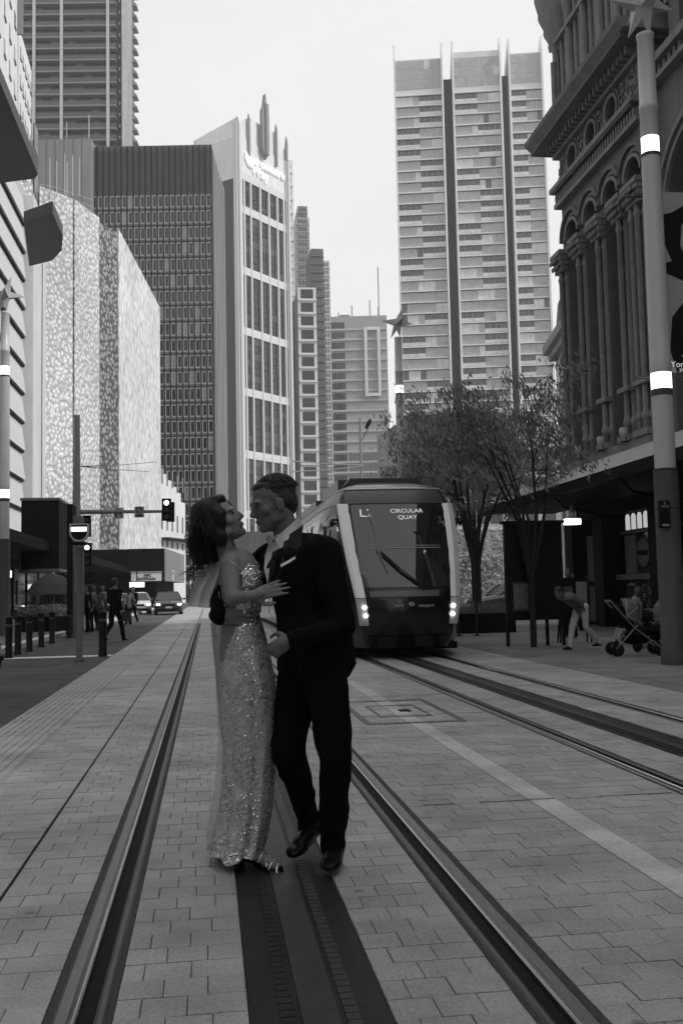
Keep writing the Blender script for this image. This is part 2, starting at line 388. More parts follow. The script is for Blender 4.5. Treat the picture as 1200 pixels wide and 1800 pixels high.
for r in range(24):
    z = ztr - rowh*(r+.62)
    for i in range(nc):
        p = ((cw*(i+.5), 0, z), (cw*.39, 1, rowh*.39)); pf.append(p)
        (pb if rs.random() < (.3 if r in (2,6,7,8,10,12) else .06) else pg).append(p)
rep('window_frame', wf, pf, t); rep('window_glass', gl, pg, t, 250); rep('window_glass', glb, pb, t, 50)
sp = unit().mesh('spandrel', mat('spandrel_grey', .17, var=.15, scale=.5)); rep('spandrel', sp, [((0, -.13, ztr-rowh*(r+1.12)), (fr.W, .12, rowh*.22)) for r in range(24)], t)
box(fr.W+.002, fr.W+.3, .3, 17, 0, ZC-1).obj('side_cladding', mat('stained_side', .27, var=.3, scale=.6, stretch=(1,1,.12), streak=.3), t)
sp = MB()
for i in range(6): sp.box(fr.W+.3, fr.W+.42, 1+i*2.6, 1.25+i*2.6, 0, ZC-2)
sp.obj('side_rib', m_grey, t)

# --- D: plain grey block behind the perforated store
ZD = at(100, 246, Y=164).z; A = at(20, 247, Z=ZD); B = at(160, 243, Z=ZD)
t, fr = building('plant_block', 'plain grey windowless block between the perforated store and the balcony tower', A, B, 12, ZD, m_grey)
rep('panel_joint', unit().mesh('panel_joint', m_cdark), [((fr.W*i/9-.04, -.05, 0), (.08, .06, ZD)) for i in range(1, 9)], t)
mb = MB(); mb.tube([(fr.W-.3,0,ZD),(fr.W-.3,0,ZD+4)], .08, 6); mb.tube([(fr.W-4,0,ZD),(fr.W-4,0,ZD+3)], .06, 6); mb.obj('antenna', m_pale, t)

# --- E: very tall tower with balcony bands
ZE = at(120, 60, Y=260).z; A = at(33, 62, Z=ZE); B = at(206, 60, Z=ZE); ZT = ZE*1.35
t, fr = building('balcony_tower', 'very tall dark residential tower of balcony bands at the upper left', A, B, 8, ZT, mat('tower_recess', .035, var=.2, scale=.6))
rowh = (fr.L(120, 12)[1]-fr.L(120, 232)[1])/11.0; z00 = fr.L(120, 12)[1]
rs = random.Random(5); sl = []; ba = []; pa = []; pb = []
for r in range(-9, 34):
    z = z00 - r*rowh
    if z > ZT-.5 or z < 35: continue
    sl.append(((0, -1.5, z), (fr.W, 1.5, .38))); ba.append(((.1, -1.45, z+.4), (fr.W-.2, .08, rowh*.34)))
    for i in range(12):
        p = ((fr.W*(i+.06)/12, -.1, z+.4), (fr.W/12*.86, .08, rowh-.5))
        (pb if rs.random() < .3 else pa).append(p)
rep('floor_slab', unit().mesh('floor_slab', mat('slab_grey', .2)), sl, t)
rep('balustrade', unit().mesh('balustrade', glass('balustrade_glass', .05, rough=.15)), ba, t)
rep('pane', unit().mesh('pane', m_glassdk), pa, t, 250); rep('pane', unit().mesh('pane', m_glassmid), pb, t, 50)
rep('column', unit().mesh('column', m_pale), [((fr.L(px, 100)[0]-.35, -1.75, 0), (.7, .5, ZT)) for px in (38, 63, 111, 192)], t)
x1 = fr.L(215, 100)[0]; x2 = fr.L(238, 100)[0]
box(fr.W, x1, 0, 7, 0, ZT).obj('dark_slot', m_crib, t)
rep('slot_light', unit().mesh('slot_window', m_glasslt), [((fr.W+.5, -.1, z00-r*rowh+1), (x1-fr.W-1, .1, .9)) for r in range(-9, 26)], t)
box(x1+.01, x2-.8, -.6, 3, 0, ZT).obj('end_wall', m_pale, t)
mb = MB(); mb.prism([(0,0),(1.3,.0),(0,-.9)], 0, 1, 'z'); mb = MB(); mb.prism([(0,0),(1.25,0),(1.25,.35),(0,1.6)], -.4, 2.5, 'y')
rep('side_balcony', mb.mesh('side_balcony', m_grey), [((x2-.8, 0, z00-r*rowh), (1,1,1)) for r in range(-9, 26)], t)

# --- far left pale apartment blocks above the near louvred building
for k, (pa_, pb_, top, Yd, zb, lab) in enumerate((((-60), 31, 22, 86, 0, 'white rendered apartment block with small windows at the top left edge'), (34, 56, 125, 112, 0, 'narrow white apartment block stepping down beside the balcony tower'))):
    # wall facing the street: runs away from the camera
    far_ = at(pb_, top, Y=Yd); near = at(pa_, top, Y=Yd-(26 if k == 0 else 9)); 
    zt = far_.z
    t = thing('apartment_block', lab, 'building'); fr = Frame(near, far_); t.location = (near.x, near.y, 0); t.rotation_euler = (0,0,fr.rz)
    box(0, fr.W, 0, 14, -.2, zt+(14 if k == 0 else 0)).obj('wall', m_white, t)
    pl = []
    n = 8 if k == 0 else 5
    for r in range(12):
        for i in range(n): pl.append(((fr.W*(i+.35)/n, -.03, zt-3-r*3.1+(10 if k == 0 else 0)), (.8, .05, 1.3)))
    rep('window', unit().mesh('window', m_glassdk), pl, t)
    sm = unit().mesh('sill', m_grey); rep('sill', sm, [((l[0]-.1, -.12, l[2]-.12), (1.0, .12, .1)) for l, s_ in pl], t)
    if k == 0: rep('fin', unit().mesh('fin', m_grey), [((fr.W*i/4-.1, -.5, zt-2), (.2, .5, 16)) for i in range(5)], t)

# --- B: store with a perforated pale screen, curved corner
m_perf = mat('perforated_screen', .5, rough=.7, var=.1, scale=.5)
def perf_material(name, lo, hi, sc, stretch):
    M = bpy.data.materials.new(name); M.use_nodes = True; t = M.node_tree; b = t.nodes['Principled BSDF']; b.inputs['Roughness'].default_value = .55
    tc = t.nodes.new('ShaderNodeTexCoord'); mp = t.nodes.new('ShaderNodeMapping'); mp.inputs['Scale'].default_value = stretch; mp.inputs['Rotation'].default_value = (0, R(14), 0)
    v = t.nodes.new('ShaderNodeTexVoronoi'); v.inputs['Scale'].default_value = sc; v.feature = 'F1' if 'right' not in name else 'SMOOTH_F1'
    r = t.nodes.new('ShaderNodeMapRange'); r.inputs['From Min'].default_value = .30; r.inputs['From Max'].default_value = .58; r.inputs['To Min'].default_value = hi; r.inputs['To Max'].default_value = lo; r.interpolation_type = 'SMOOTHSTEP'; v.inputs['Randomness'].default_value = .85
    n = t.nodes.new('ShaderNodeTexNoise'); n.inputs['Scale'].default_value = .09; n.inputs['Detail'].default_value = 3
    m2 = t.nodes.new('ShaderNodeMapRange'); m2.inputs['To Min'].default_value = .65; m2.inputs['To Max'].default_value = 1.25
    mu = t.nodes.new('ShaderNodeMath'); mu.operation = 'MULTIPLY'
    bp = t.nodes.new('ShaderNodeBump'); bp.inputs['Strength'].default_value = .8; bp.inputs['Distance'].default_value = .2
    L = t.links.new; L(tc.outputs['Object'], mp.inputs[0]); L(mp.outputs[0], v.inputs['Vector']); L(v.outputs['Distance'], r.inputs['Value']); L(tc.outputs['Object'], n.inputs['Vector'])
    L(n.outputs['Fac'], m2.inputs['Value']); L(r.outputs[0], mu.inputs[0]); L(m2.outputs[0], mu.inputs[1]); L(mu.outputs[0], b.inputs['Base Color']); L(v.outputs['Distance'], bp.inputs['Height']); L(bp.outputs[0], b.inputs['Normal'])
    return M
ZB = 40.0
c0 = at(62, 330, Z=ZB); c1 = at(120, 352, Z=ZB); c2 = at(164, 384, Z=ZB); c3 = at(196, 402, Z=ZB); c4 = at(271, 540, Z=ZB)
t = thing('perforated_store', 'department store wrapped in a pale perforated screen with a rounded dark corner strip', 'building')
mb = MB(); mb.prism([(c0.x-12, c0.y-6), (c0.x,c0.y), (c1.x,c1.y), (c2.x,c2.y), (c3.x,c3.y), (c4.x,c4.y), (c4.x-25, c4.y+6), (c0.x-30, c0.y+20)], 0, ZB-.3)
mb.obj('inner_wall', mat('store_inner', .16, var=.2, scale=.3), t)
def shell(name, pts, z0, z1, mt, off=.6, th=.12):
    mb = MB(); P = [Vector((p.x, p.y, 0)) for p in pts]
    for a, b in zip(P[:-1], P[1:]):
        d = (b-a).normalized(); n = Vector((d.y, -d.x, 0)); q = [a+n*off, b+n*off, b+n*(off+th), a+n*(off+th)]
        mb.prism([(v.x, v.y) for v in q], z0, z1)
    return mb.obj(name, mt, t)
def arcpts(a, b, sag, n=6):
    out = []; d = (b-a); nn = Vector((d.y, -d.x, 0)).normalized()
    for k in range(n+1): s = k/n; out.append(a + d*s + nn*sag*4*s*(1-s))
    return out
shell('screen', [Vector((c0.x-12, c0.y-6, 0)), c0, c1, c2], 4, ZB, perf_material('screen_left', .44, .74, 2.6, (1.15,1.15,.8)))
shell('corner_screen', [c2, c3], 4, ZB-.5, perf_material('screen_corner', .07, .34, 2.5, (1.1,1.1,.8)))
shell('street_screen', [c3, (c3+c4)/2, c4], 4, ZB, perf_material('screen_right', .5, .8, 2.3, (1,1,.45)), off=.65)
# slim masts and cables on its roof edge
mb = MB()
for px in (88, 100, 114, 118, 128, 140): 
    p = at(px, 345, Z=ZB-1); mb.tube([p, p+Vector((0,0,3.2+random.random()*1.5))], .05, 5)
for k in range(4): mb.tube([at(40, 318+k*9, Y=95), at(100, 330+k*10, Y=96), at(165, 352+k*12, Y=100)], .03, 4)
mb.obj('roof_masts', m_pale, t)
# diagrid lines behind the screen shown as darker bands
m_band = mat('screen_band', .2, var=.15, scale=.4)
def band(pts, r):
    mb = MB(); mb.tube(pts, r, 6); return mb.obj('screen_band', m_band, t)
nrm = Vector((.62,-.78,0))
def onB(px, py): # on the screen planes
    a, b = (c0, c2) if px < 164 else ((c2, c3) if px < 196 else (c3, c4))
    f_ = Frame(a, b); u, z = f_.L(px, py, -.5 - (1.9 if px < 164 else 0)); return f_.A + f_.U*u - f_.N*(.78+(1.6 if px < 164 else 0)*(1-abs(2*(px-100)/130)**2 if 40 < px < 164 else 0)) + Vector((0,0,z))
# --- L: small white stepped building
ZL = at(275, 812, Y=140).z; t = thing('stepped_building', 'small bright white building with a stepped roofline beyond the perforated store', 'building')
A = at(272, 960, Y=140); B = at(326, 960, Y=150); fr = Frame(A, B); t.location = (A.x, A.y, 0); t.rotation_euler = (0,0,fr.rz)
n = 7
for i in range(n):
    zz = fr.L(276+i*8, 812+i*11 if i < 6 else 884)[1]; box(fr.W*i/n, fr.W*(i+1)/n-.01, 0, 12, -.2, zz).obj('wall_bay', m_white, t)
pl = []
for i in range(5):
    for py, h in ((850+i*4, 2.2), (930+i*2, 2.4), (960+i*2, 1.0)):
        u, z = fr.L(285+i*9, py); pl.append(((u-.22, -.06, z), (.44, .05, h)))
rep('window', unit().mesh('window', m_glassmid), pl, t)
u, z = fr.L(283, 949); box(u, fr.W+.5, -1.2, 0, z, z+.35).obj('canopy', m_crib, t)

# --- F: sloping-roofed office tower with crown and spire
t = thing('crowned_tower', 'pale office tower with dark window panels, raised fins and a small spire on its crown', 'building')
YF = 235; A = at(424, 900, Y=YF); zt = at(416, 215, Y=YF).z; pA = at(418, 560, Y=YF); B0 = at(503, 262, Z=at(418, 215, Y=YF).z*.995)
A = at(418, 230, Y=YF); ZF = A.z; B = at(502, 278, Z=ZF); fr = Frame(A, B); t.location = (A.x, A.y, 0); t.rotation_euler = (0,0,fr.rz); W = fr.W
z1 = fr.L(425, 313)[1]
box(0, W, .6, 22, -.2, z1).obj('core', mat('tower_core', .10, var=.2), t)
box(0, W, .0, 22, z1, ZF-1).obj('crown_wall', m_white, t)
cols = [0, fr.L(425,320)[0], ]
us = [fr.L(px, 500)[0] for px in (418, 429.5, 438.5, 455, 471, 486, 499)]
us = [0] + [W*s for s in (.10, .235, .43, .61, .79, .93)] + [W]
g = MB()
m_trim = mat('tower_trim', .62, var=.1, scale=.5)
lv = [fr.L(440, y)[1] for y in (316, 374, 480, 585, 691, 800)]; lv.append(fr.L(440, 905)[1]); lv = lv + [lv[-1]-14, -.1]
pl = [((0, -.1, z-.9), (W, .7, 1.9)) for z in lv if z > 0]; rep('spandrel', unit().mesh('spandrel', m_trim), pl, t)
rep('mullion', unit().mesh('mullion', m_trim), [((u-.22, -.25, 0), (.44, .8, z1)) for u in us[1:-1]], t)
rep('pier', unit().mesh('pier', m_trim), [((-1.2, -.6, 0), (1.9, 1.2, ZF+2)), ((W-.6, -.6, 0), (1.5, 1.2, ZF-1))], t)
rs = random.Random(8); pl = []; pl2 = []
for a, b in zip(lv[:-1], lv[1:]):
    for i in range(1, len(us)-2):
        nrow = 7
        for k in range(nrow):
            za = a-.9-(a-b-1.9)*k/nrow; h = (a-b-1.9)/nrow
            (pl if rs.random() < .8 else pl2).append(((us[i]+.24, .3, za-h+.06), (us[i+1]-us[i]-.48, .1, h-.12)))
rep('pane', unit().mesh('pane', m_glassdk), pl, t, 240); rep('pane', unit().mesh('pane', glass('pane_reflecting', .06, rough=.04)), pl2, t, 60)
for px, top, bot, th in ((414.5, 205, 900, .7), (434.5, 200, 275, .7), (482.5, 219, 293, .7), (500.5, 240, 860, .6)):
    u, z = fr.L(px, top); _, zb = fr.L(px, bot); mb = MB(); mb.prism([(-.8,zb),(0,zb),(0,z-2.5),(-.4,z),(-.8,z-1.5)], u-th*.3, u+th*.3, 'x'); mb.obj('crown_fin', mat('fin_grey', .3), t)
# crown steps and spire
u, z = fr.L(459, 200); u0, zb = fr.L(459, 262); _, zt = fr.L(458, 168)
mb = MB(); mb.prism([(-1.35,zb),(0,zb-3),(1.35,zb),(1.35,z),(.5,zt-3),(0,zt),(-.5,zt-3),(-1.35,z)], -1.5, -.6, 'y'); mb.box(-.5,.5,-2.1,-1.5,zb-2,z+2); o = mb.obj('spire', mat('spire_grey', .26), t); o.location.x = u

mb = MB(); mb.prism([(0.3,ZF-1),(W,ZF-1),(W,fr.L(498,262)[1]),(W*.8,fr.L(484,232)[1]),(W*.5,fr.L(462,222)[1]),(W*.25,fr.L(438,205)[1]),(.3,fr.L(420,214)[1])], .2, 1.4, 'y'); mb.obj('crown_parapet', m_white, t)
for s_, px, py, sz in (('Metrocentre', 464, 293, 3.1), ('Way', 455, 306, 3.4)):
    u, z = fr.L(px, py); text(s_, sz, 'rooftop_lettering', mat('sign_white', .8, emit=.25), t, textM((u, -.4, z)), .15, .03)
u, z = fr.L(438, 285); mb = MB(); mb.lathe([(1.5,0),(1.5,.25),(.6,.25)], n=14); o = mb.obj('round_logo', mat('sign_white', .8), t); o.location = (u, -.2, z); o.rotation_euler = (PI/2,0,0)
# left wing with sloping glass roof behind it
A2 = at(340, 250, Y=262); B2 = at(418, 250, Y=262); f2 = Frame(A2, B2); t2 = thing('sloped_roof_wing', 'pale hazy office wing with a slanting roof behind the crowned tower', 'building', (A2.x, A2.y, 0), f2.rz)
mb = MB(); mb.prism([(0,-.2),(f2.W,-.2),(f2.W,f2.L(418,205)[1]),(f2.L(392,219)[0],f2.L(392,219)[1]),(0,f2.L(340,248)[1])], 0, 18, 'y'); mb.obj('wall', m_pale, t2)
rep('panel', unit().mesh('panel', m_glassmid), [((f2.L(388,400)[0]+.5, -.06, 10+i*4.2), (5.5, .06, 2.9)) for i in range(21)], t2)
a = f2.L(400, 620)[0]; box(a, a+6, -8, 0, 0, f2.L(400, 590)[1]).obj('dark_slot_block', m_glassdk, t2)

# --- G: slim stepped towers right of it
def slim(label, pxl, pxr, pyt, Y, mw, win, rows, cols, pyb=1000, mg=None, inset=.15, name='slim_tower'):
    z = at(pxl, pyt, Y=Y).z; A = at(pxl, pyt, Z=z); B = at(pxr, pyt, Y=Y); t, fr = building(name, label, A, B, 16, z, mw)
    ph = (z-5)/rows; cw = fr.W*(1-2*inset)/cols
    rep('window', unit().mesh('window', mg or m_glassdk), [((fr.W*inset+cw*(i+.5-win[0]/2), -.08, z-ph*(r+.5+win[1]/2)), (cw*win[0], .07, ph*win[1])) for r in range(rows) for i in range(cols)], t)
    rep('floor_line', unit().mesh('floor_line', mw), [((0, -.35, z-ph*(r+1)), (fr.W, .35, ph*.16)) for r in range(rows)], t)
    return t, fr, z
slim('slim pale tower with stepped top and antennas beside the crowned tower', 519, 543, 382, 330, m_pale, (.7,.5), 46, 3, mg=m_glassmid)
t, fr, z = slim('white framed slim tower with dark square window bays', 523, 555, 505, 250, mat('slim_white', .62, var=.08), (.9,.72), 21, 1, inset=.12)
t, fr, z = slim('narrow dark tower behind the slim white framed one', 546, 568, 437, 300, mat('slim_dark', .12, var=.2), (.6,.6), 40, 3, mg=m_glassmid)
slim('thin pale slab rising between the dark narrow tower and the grey glass block', 566, 579, 458, 380, m_pale, (.5,.4), 40, 2)
slim('tall pale slab touching the right side of the crowned tower', 503, 514, 281, 262, m_white, (.4,.3), 30, 1, mg=m_glasslt)
slim('thin top block with masts on the slim stepped tower', 523, 540, 362, 345, m_grey, (.5,.5), 50, 3)
# --- H: grey glass block
YH = 400; ZH = at(580, 556, Y=YH).z; A = at(578, 557, Z=ZH); B = at(679, 554, Z=ZH); 
t, fr = building('glass_block', 'pale grey glass office block with floor bands and a light frame on its upper front', A, B, 30, ZH, mat('glass_block_wall', .34, var=.08, scale=.2))
n = 27; ph = ZH/n; W = fr.W
rep('floor_band', unit().mesh('floor_band', m_pale), [((0, -.5, ZH-6-ph*r), (W, .6, .75)) for r in range(n-1)], t)
rep('dark_glazing', unit().mesh('dark_glazing', m_glassdk), [((W*(.02+.05*i), -.1, ZH-6-ph*r+.9), (W*.045, .1, ph-1.6)) for r in range(n-1) for i in range(5) if r > 1 or 1], t)
rep('pale_glazing', unit().mesh('pale_glazing', m_glassmid), [((W*(.3+.066*i), -.1, ZH-6-ph*r+.9), (W*.06, .1, ph-1.6)) for r in range(13, n-1) for i in range(10)], t)
mb = MB(); ua = fr.L(640,600)[0]; ub = fr.L(668,600)[0]; za = fr.L(650,576)[1]; zb = fr.L(650,697)[1]
mb.box(ua,ua+1.2,-1.2,-.5,zb,za); mb.box(ub-1.2,ub,-1.2,-.5,zb,za); mb.box(ua+1.2,ub-1.2,-1.2,-.5,za-1.2,za); mb.box(ua+1.2,ub-1.2,-1.2,-.5,zb,zb+1.2); mb.obj('light_frame', m_white, t)
mb = MB()
for px, h in ((594, 3), (618, 6), (650, 8), (666, 22), (665, 5)): u = fr.L(px, 560)[0]; mb.tube([(u,5,ZH-.5),(u,5,ZH+h)], .25, 5)
mb.box(fr.L(596,560)[0], fr.L(614,560)[0], 4, 9, ZH-.1, ZH+1.8); mb.obj('roof_plant', m_grey, t)

# --- I: triple slab residential tower
YI = 300; ZI = at(692, 107, Y=YI).z; A = at(691, 107, Z=ZI); B = at(952, 91, Z=ZI-0)
t = thing('triple_slab_tower', 'tall pale residential tower of three parallel glass slabs separated by dark slots', 'building', (A.x, A.y, 0)); fr = Frame(A, B); t.rotation_euler = (0,0,fr.rz); W = fr.W
m_itile = mat('tower_panel', .6, var=.08, scale=.15, rough=.4); m_ig = glass('tower_glass_mid', .34, rough=.12); m_igd = glass('tower_glass_dark', .07, rough=.08); m_igl = glass('tower_glass_pale', .55, rough=.2)
sc = 1/FPX*YI
edges = [fr.L(px, 110)[0] for px in (691, 777)], [fr.L(px, 110)[0] for px in (793, 879)], [fr.L(px, 110)[0] for px in (892, 952)]
ph = (fr.L(720, 172)[1]-fr.L(720, 362)[1])/10.0; ztop = fr.L(720, 168)[1]
rs = random.Random(11); bands = []; shade = []; P = {0: [], 1: [], 2: []}; mull = []
for j, (a, b) in enumerate(edges):
    box(a+.5, b-.5, 0, 14, -.2, ZI+(1.5 if j == 1 else 0)).obj('slab_wall', m_itile, t)
    for x in (a, b-.5):
        mb = MB(); mb.prism([(-1.6,0),(14.5,0),(14.5,ZI),(-.6,ZI+5),(-1.6,ZI)], x, x+.55, 'x'); mb.obj('edge_fin', m_white, t)
    nb = 8 if j < 2 else 6; cw = (b-a-1.2)/nb; x0 = a+.6
    for r in range(3):
        for i in range(nb): P[2 if rs.random() < .04 else 0].append(((x0+cw*i+.1, -.12, ztop+ph*.55+r*(ZI-ztop-ph*.6)/3), (cw-.2, .1, (ZI-ztop-ph*.6)/3-.25)))
    for r in range(int(ztop/ph)-1):
        z = ztop-ph*(r+1); bands.append(((a+.55, -.7, z+ph-.42), (b-a-1.1, .7, .34)))
        dark_from = (nb//2 if (r//3+j) % 2 == 0 else 0) if j != 2 else 0
        lit = rs.random() < .75
        shade.append(((a+.55, -.16, z+ph-.62), (b-a-1.1, .15, .2)))  # dark strip standing in for the shade under each floor edge
        for i in range(nb):
            dk = dark_from <= i < dark_from+nb//2 and lit
            kx = 1 if dk else (0 if (r*7+j*3+i//3) % 5 else 2)
            if rs.random() < .03: kx = 1
            P[kx].append(((x0+cw*i+.06, -.12, z+(ph*.36 if dk else .12)), (cw-.12, .1, ph-.55-(ph*.3 if dk else 0))))
            if dk: P[2].append(((x0+cw*i+.06, -.55, z+.1), (cw-.12, .08, ph*.3)))
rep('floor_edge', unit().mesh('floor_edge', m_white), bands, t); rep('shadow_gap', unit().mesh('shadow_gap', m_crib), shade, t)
rep('pane', unit().mesh('pane', m_igd), P[1], t, 150); rep('pane', unit().mesh('pane', m_ig), P[0], t, 100); rep('pane', unit().mesh('pane', m_igl), P[2], t, 50)
for (a, b), (c, d) in zip(edges[:-1], edges[1:]): box(b+.06, c-.02, 3, 12, 0, fr.L(786,131)[1]).obj('dark_slot', m_crib, t)
# podium of the tower, mostly behind the trees
A = at(712, 690, Y=150); B = at(1010, 690, Y=154); fr = Frame(A, B)
t, fr = building('podium_building', 'low pale building behind the street trees carrying a tall dark banner', A, B, 15, fr.L(720, 722)[1]-1.5, mat('podium', .3, var=.2, scale=.3))
rep('window', unit().mesh('window', m_glassdk), [((1.2+i*3.1, -.06, 3+r*4.2), (2.1, .05, 2.6)) for r in range(5) for i in range(11)], t)
rep('ledge', unit().mesh('ledge', m_pale), [((0, -.5, 6.2+r*4.2), (fr.W, .5, .4)) for r in range(5)], t)
u0, z0_ = fr.L(718, 832); u1, z1_ = fr.L(752, 735); tb = thing('banner', 'tall dark vertical banner with white rotated lettering MYER beside the star lamp post', 'banner', (A.x, A.y, 0), fr.rz)
box(u0, u1, -1.2, -1.05, z0_, z1_).obj('cloth', mat('banner_dark', .05), tb); uu, zz = fr.L(727, 780)
text('MYER', 2.1, 'banner_lettering', mat('banner_letter', .38), tb, Matrix.Translation((uu+.2, -1.25, zz)) @ Matrix.Rotation(PI/2,4,'X') @ Matrix.Rotation(PI/2,4,'Z'), .05, .05)
mb = MB(); mb.tube([(u0,-1.1,z1_),(u0,0,z1_)],.06,6); mb.tube([(u0,-1.1,z0_),(u0,0,z0_)],.06,6); mb.obj('bracket', m_crib, tb)

# --- small beige building beyond the stone market hall
A = at(976, 640, Y=95); B = at(1030, 640, Y=80); fr = Frame(A, B); t, fr = building('corner_building', 'small stone building with a bracketed cornice beyond the market hall', A, B, 14, fr.L(985, 590)[1], mat('beige_stone', .3, var=.15))
z = fr.L(985,590)[1]; box(-1.1, fr.W, -1.1, .2, z-.9, z).obj('cornice', m_grey, t); box(-.6, fr.W, -.6, .2, z-1.6, z-.9).obj('frieze', m_grey, t)
rep('window', unit().mesh('window', m_glassdk), [((1.0+i*3, -.05, z-5.5-r*4.5), (1.3, .06, 2.9)) for r in range(4) for i in range(4)], t)
mb = MB(); mb.prism([(0,z),(2.2,z),(3.4,z+3.6),(2.4,z+3.4)], 0, 3, 'y'); mb.obj('roof', m_cdark, t)

# --- podium closing the end of the street
A = at(318, 990, Y=172); B = at(700, 990, Y=172); t, fr = building('street_end_block', 'low dark shopfront block closing the far end of the street', A, B, 12, at(400, 935, Y=172).z, mat('end_dark', .10, var=.3, scale=.3))
rep('window', unit().mesh('window', m_glassmid), [((1+i*3.2, -.06, 5), (2.2, .05, 2.4)) for i in range(11)], t)
rep('shopfront', unit().mesh('shopfront', m_glassdk), [((1+i*4.2, -.06, .2), (3.4, .05, 3)) for i in range(8)], t)
box(0, fr.W, -2.2, 0, 3.6, 4.0).obj('awning', m_crib, t)

# --- A: near left louvred building with projecting hoods
m_lou = mat('louvre_panel', .62, var=.08, scale=.5, streak=.15); m_hood = mat('hood_soffit', .10, rough=.6, var=.12, scale=.5, streak=.1)
XA = -10.2
t = thing('louvred_building', 'pale left-hand building clad in slanted louvre panels with dark projecting hoods', 'building', (XA, 30, 0), PI/2)   # local x = +Y, y = -X (inwards)
yA = at(66, 700, X=XA).y - 30; zA = at(38, 322, X=XA).z
box(0, yA, 0, 12, 3.8, zA).obj('wall', m_pale, t)
mb = MB(); mb.prism([(0,0),(-.22,.04),(-.2,.1),(0,1.75)], 0, 1, 'x')
lv = mb.mesh('louvre', m_lou); lvd = unit().mesh('shadow_gap', m_crib); pl = []; p2 = []  # dark bars stand in for the shade between louvres
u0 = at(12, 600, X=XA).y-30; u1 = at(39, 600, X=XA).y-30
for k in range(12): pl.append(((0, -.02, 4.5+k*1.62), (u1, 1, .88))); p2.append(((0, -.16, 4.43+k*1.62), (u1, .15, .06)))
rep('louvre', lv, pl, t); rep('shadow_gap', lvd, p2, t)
for px in (41, 50, 57): 
    a = at(px, 600, X=XA).y-30; box(a, a+1.6, -.55, 0, 3.8, zA-.4).obj('pilaster', m_lou, t)
rep('narrow_window', unit().mesh('narrow_window', m_glassdk), [((yA-1.8, -.08, 6+k*2.8), (1.3, .07, 1.6)) for k in range(9)], t)
# hoods: dark boxes thrust out over the footpath
def hood(name, pxy, X, th, label):
    mb = MB(); P = [at(px, py, Z=z) for px, py, z in pxy]
    return P
zh = at(66, 308, Y=38).z
def hoodpoly(pts, Z, th, m, lab):
    P = [at(px, py, Z=Z) for px, py in pts]; mb = MB(); mb.prism([(p.x, p.y) for p in P], Z, Z+th); o = mb.obj('hood', m, t)
    o.matrix_parent_inverse = (Matrix.Translation((XA,30,0)) @ Matrix.Rotation(PI/2,4,'Z')).inverted(); return o
z1h = 17.5; hoodpoly([(-60, -40), (0, 143), (67, 306), (62, 314), (-60, 330)], z1h, .5, m_hood, 'a')
z2h = 17.0; hoodpoly([(42, 392), (93, 374), (111, 416), (109, 440), (92, 458), (52, 468)], z2h, .5, m_hood, 'b')

# --- left side street-level shops, dark, with a big black box sign
t = thing('dark_shop_row', 'row of dark shopfronts under a deep awning along the left footpath', 'building', (-9.6, 30, 0), PI/2)
m_shop = mat('shop_dark', .004, rough=.6, var=.4, scale=1, spec=.05)
box(0, 68, .8, 6, 0, 3.79).obj('wall', m_shop, t); box(0, 62, -2.6, .79, 3.3, 3.75).obj('awning', m_shop, t)
rs = random.Random(2)
rep('shop_window', unit().mesh('shop_window', m_glassdk), [((1+k*4.1, .72, .5), (3.2, .07, 2.4)) for k in range(16)], t)
rep('poster', unit().mesh('poster', m_glassmid), [((2+k*6.1, .66, .9), (1.0, .05, 1.3)) for k in range(10)], t)
rep('lit_display', unit().mesh('lit_display', mat('display_light', .6, emit=1.4)), [((2.4+k*7.3, .64, 2.3+rs.random()*.5), (.25, .05, .35)) for k in range(8)], t)
a = at(40, 990, X=-8.6); b = at(104, 990, X=-8.6); z0_ = a.z; 
tb = thing('black_box_sign', 'big plain black box mounted over the left footpath on the pale facade', 'sign box', (-8.7, 0, 0)); zt_ = at(70, 878, Y=(a.y+b.y)/2).z
pa_ = at(38, 880, Y=46); pb_ = at(104, 880, Y=46); pz_ = at(70, 996, Y=46).z
box(pa_.x+8.7, pb_.x+8.7, 46, 49, pz_-.1, pa_.z).obj('box', m_shop, tb); box(pa_.x+8.65, pb_.x+8.75, 45.95, 49.05, pa_.z+.001, pa_.z+.12).obj('cap', m_hood, tb); box(pa_.x+8.65, pb_.x+8.75, 45.95, 49.05, pz_-.22, pz_-.101).obj('bottom_rim', m_hood, tb)

# --- M: black canopy block in front of the perforated store
Y = 92; pa_ = at(226, 968, Y=Y); pb_ = at(288, 964, Y=Y); pc_ = at(322, 972, Y=Y+16)
t = thing('black_canopy_block', 'black boxy shop canopy with a pale sign hanging from it below the perforated store', 'building')
zc = pb_.z; zb = at(260, 1022, Y=Y).z
l_ = at(160, 965, Y=Y)
mb = MB(); mb.prism([(l_.x-8,Y+.5),(pa_.x,Y+.5),(pa_.x,Y),(pb_.x,Y),(pc_.x,Y+16),(l_.x-8,Y+16)], zb, zc); mb.obj('canopy', m_shop, t)
mb = MB(); mb.prism([(pb_.x+.04,Y+.1),(pc_.x+.04,Y+16),(pc_.x+.12,Y+16),(pb_.x+.14,Y+.1)], zb+.01, zc-.01); mb.obj('side_panel', mat('canopy_side', .22, var=.3, scale=2, stretch=(1,1,.1)), t)
mb = MB(); mb.prism([(l_.x-8,Y+5),(pb_.x-1,Y+5),(pc_.x-1,Y+16),(l_.x-8,Y+16)], 0, zb-.01); mb.obj('shop_base', m_shop, t)
pa_ = at(231, 1022, Y=Y-.4); pb_ = at(284, 1006, Y=Y-.4)
ts = thing('hanging_sign', 'long pale sign with dark lettering hanging under the black canopy', 'sign', (pa_.x, Y-.4, pa_.z)); Ws = pb_.x-pa_.x; Hs = pb_.z-pa_.z
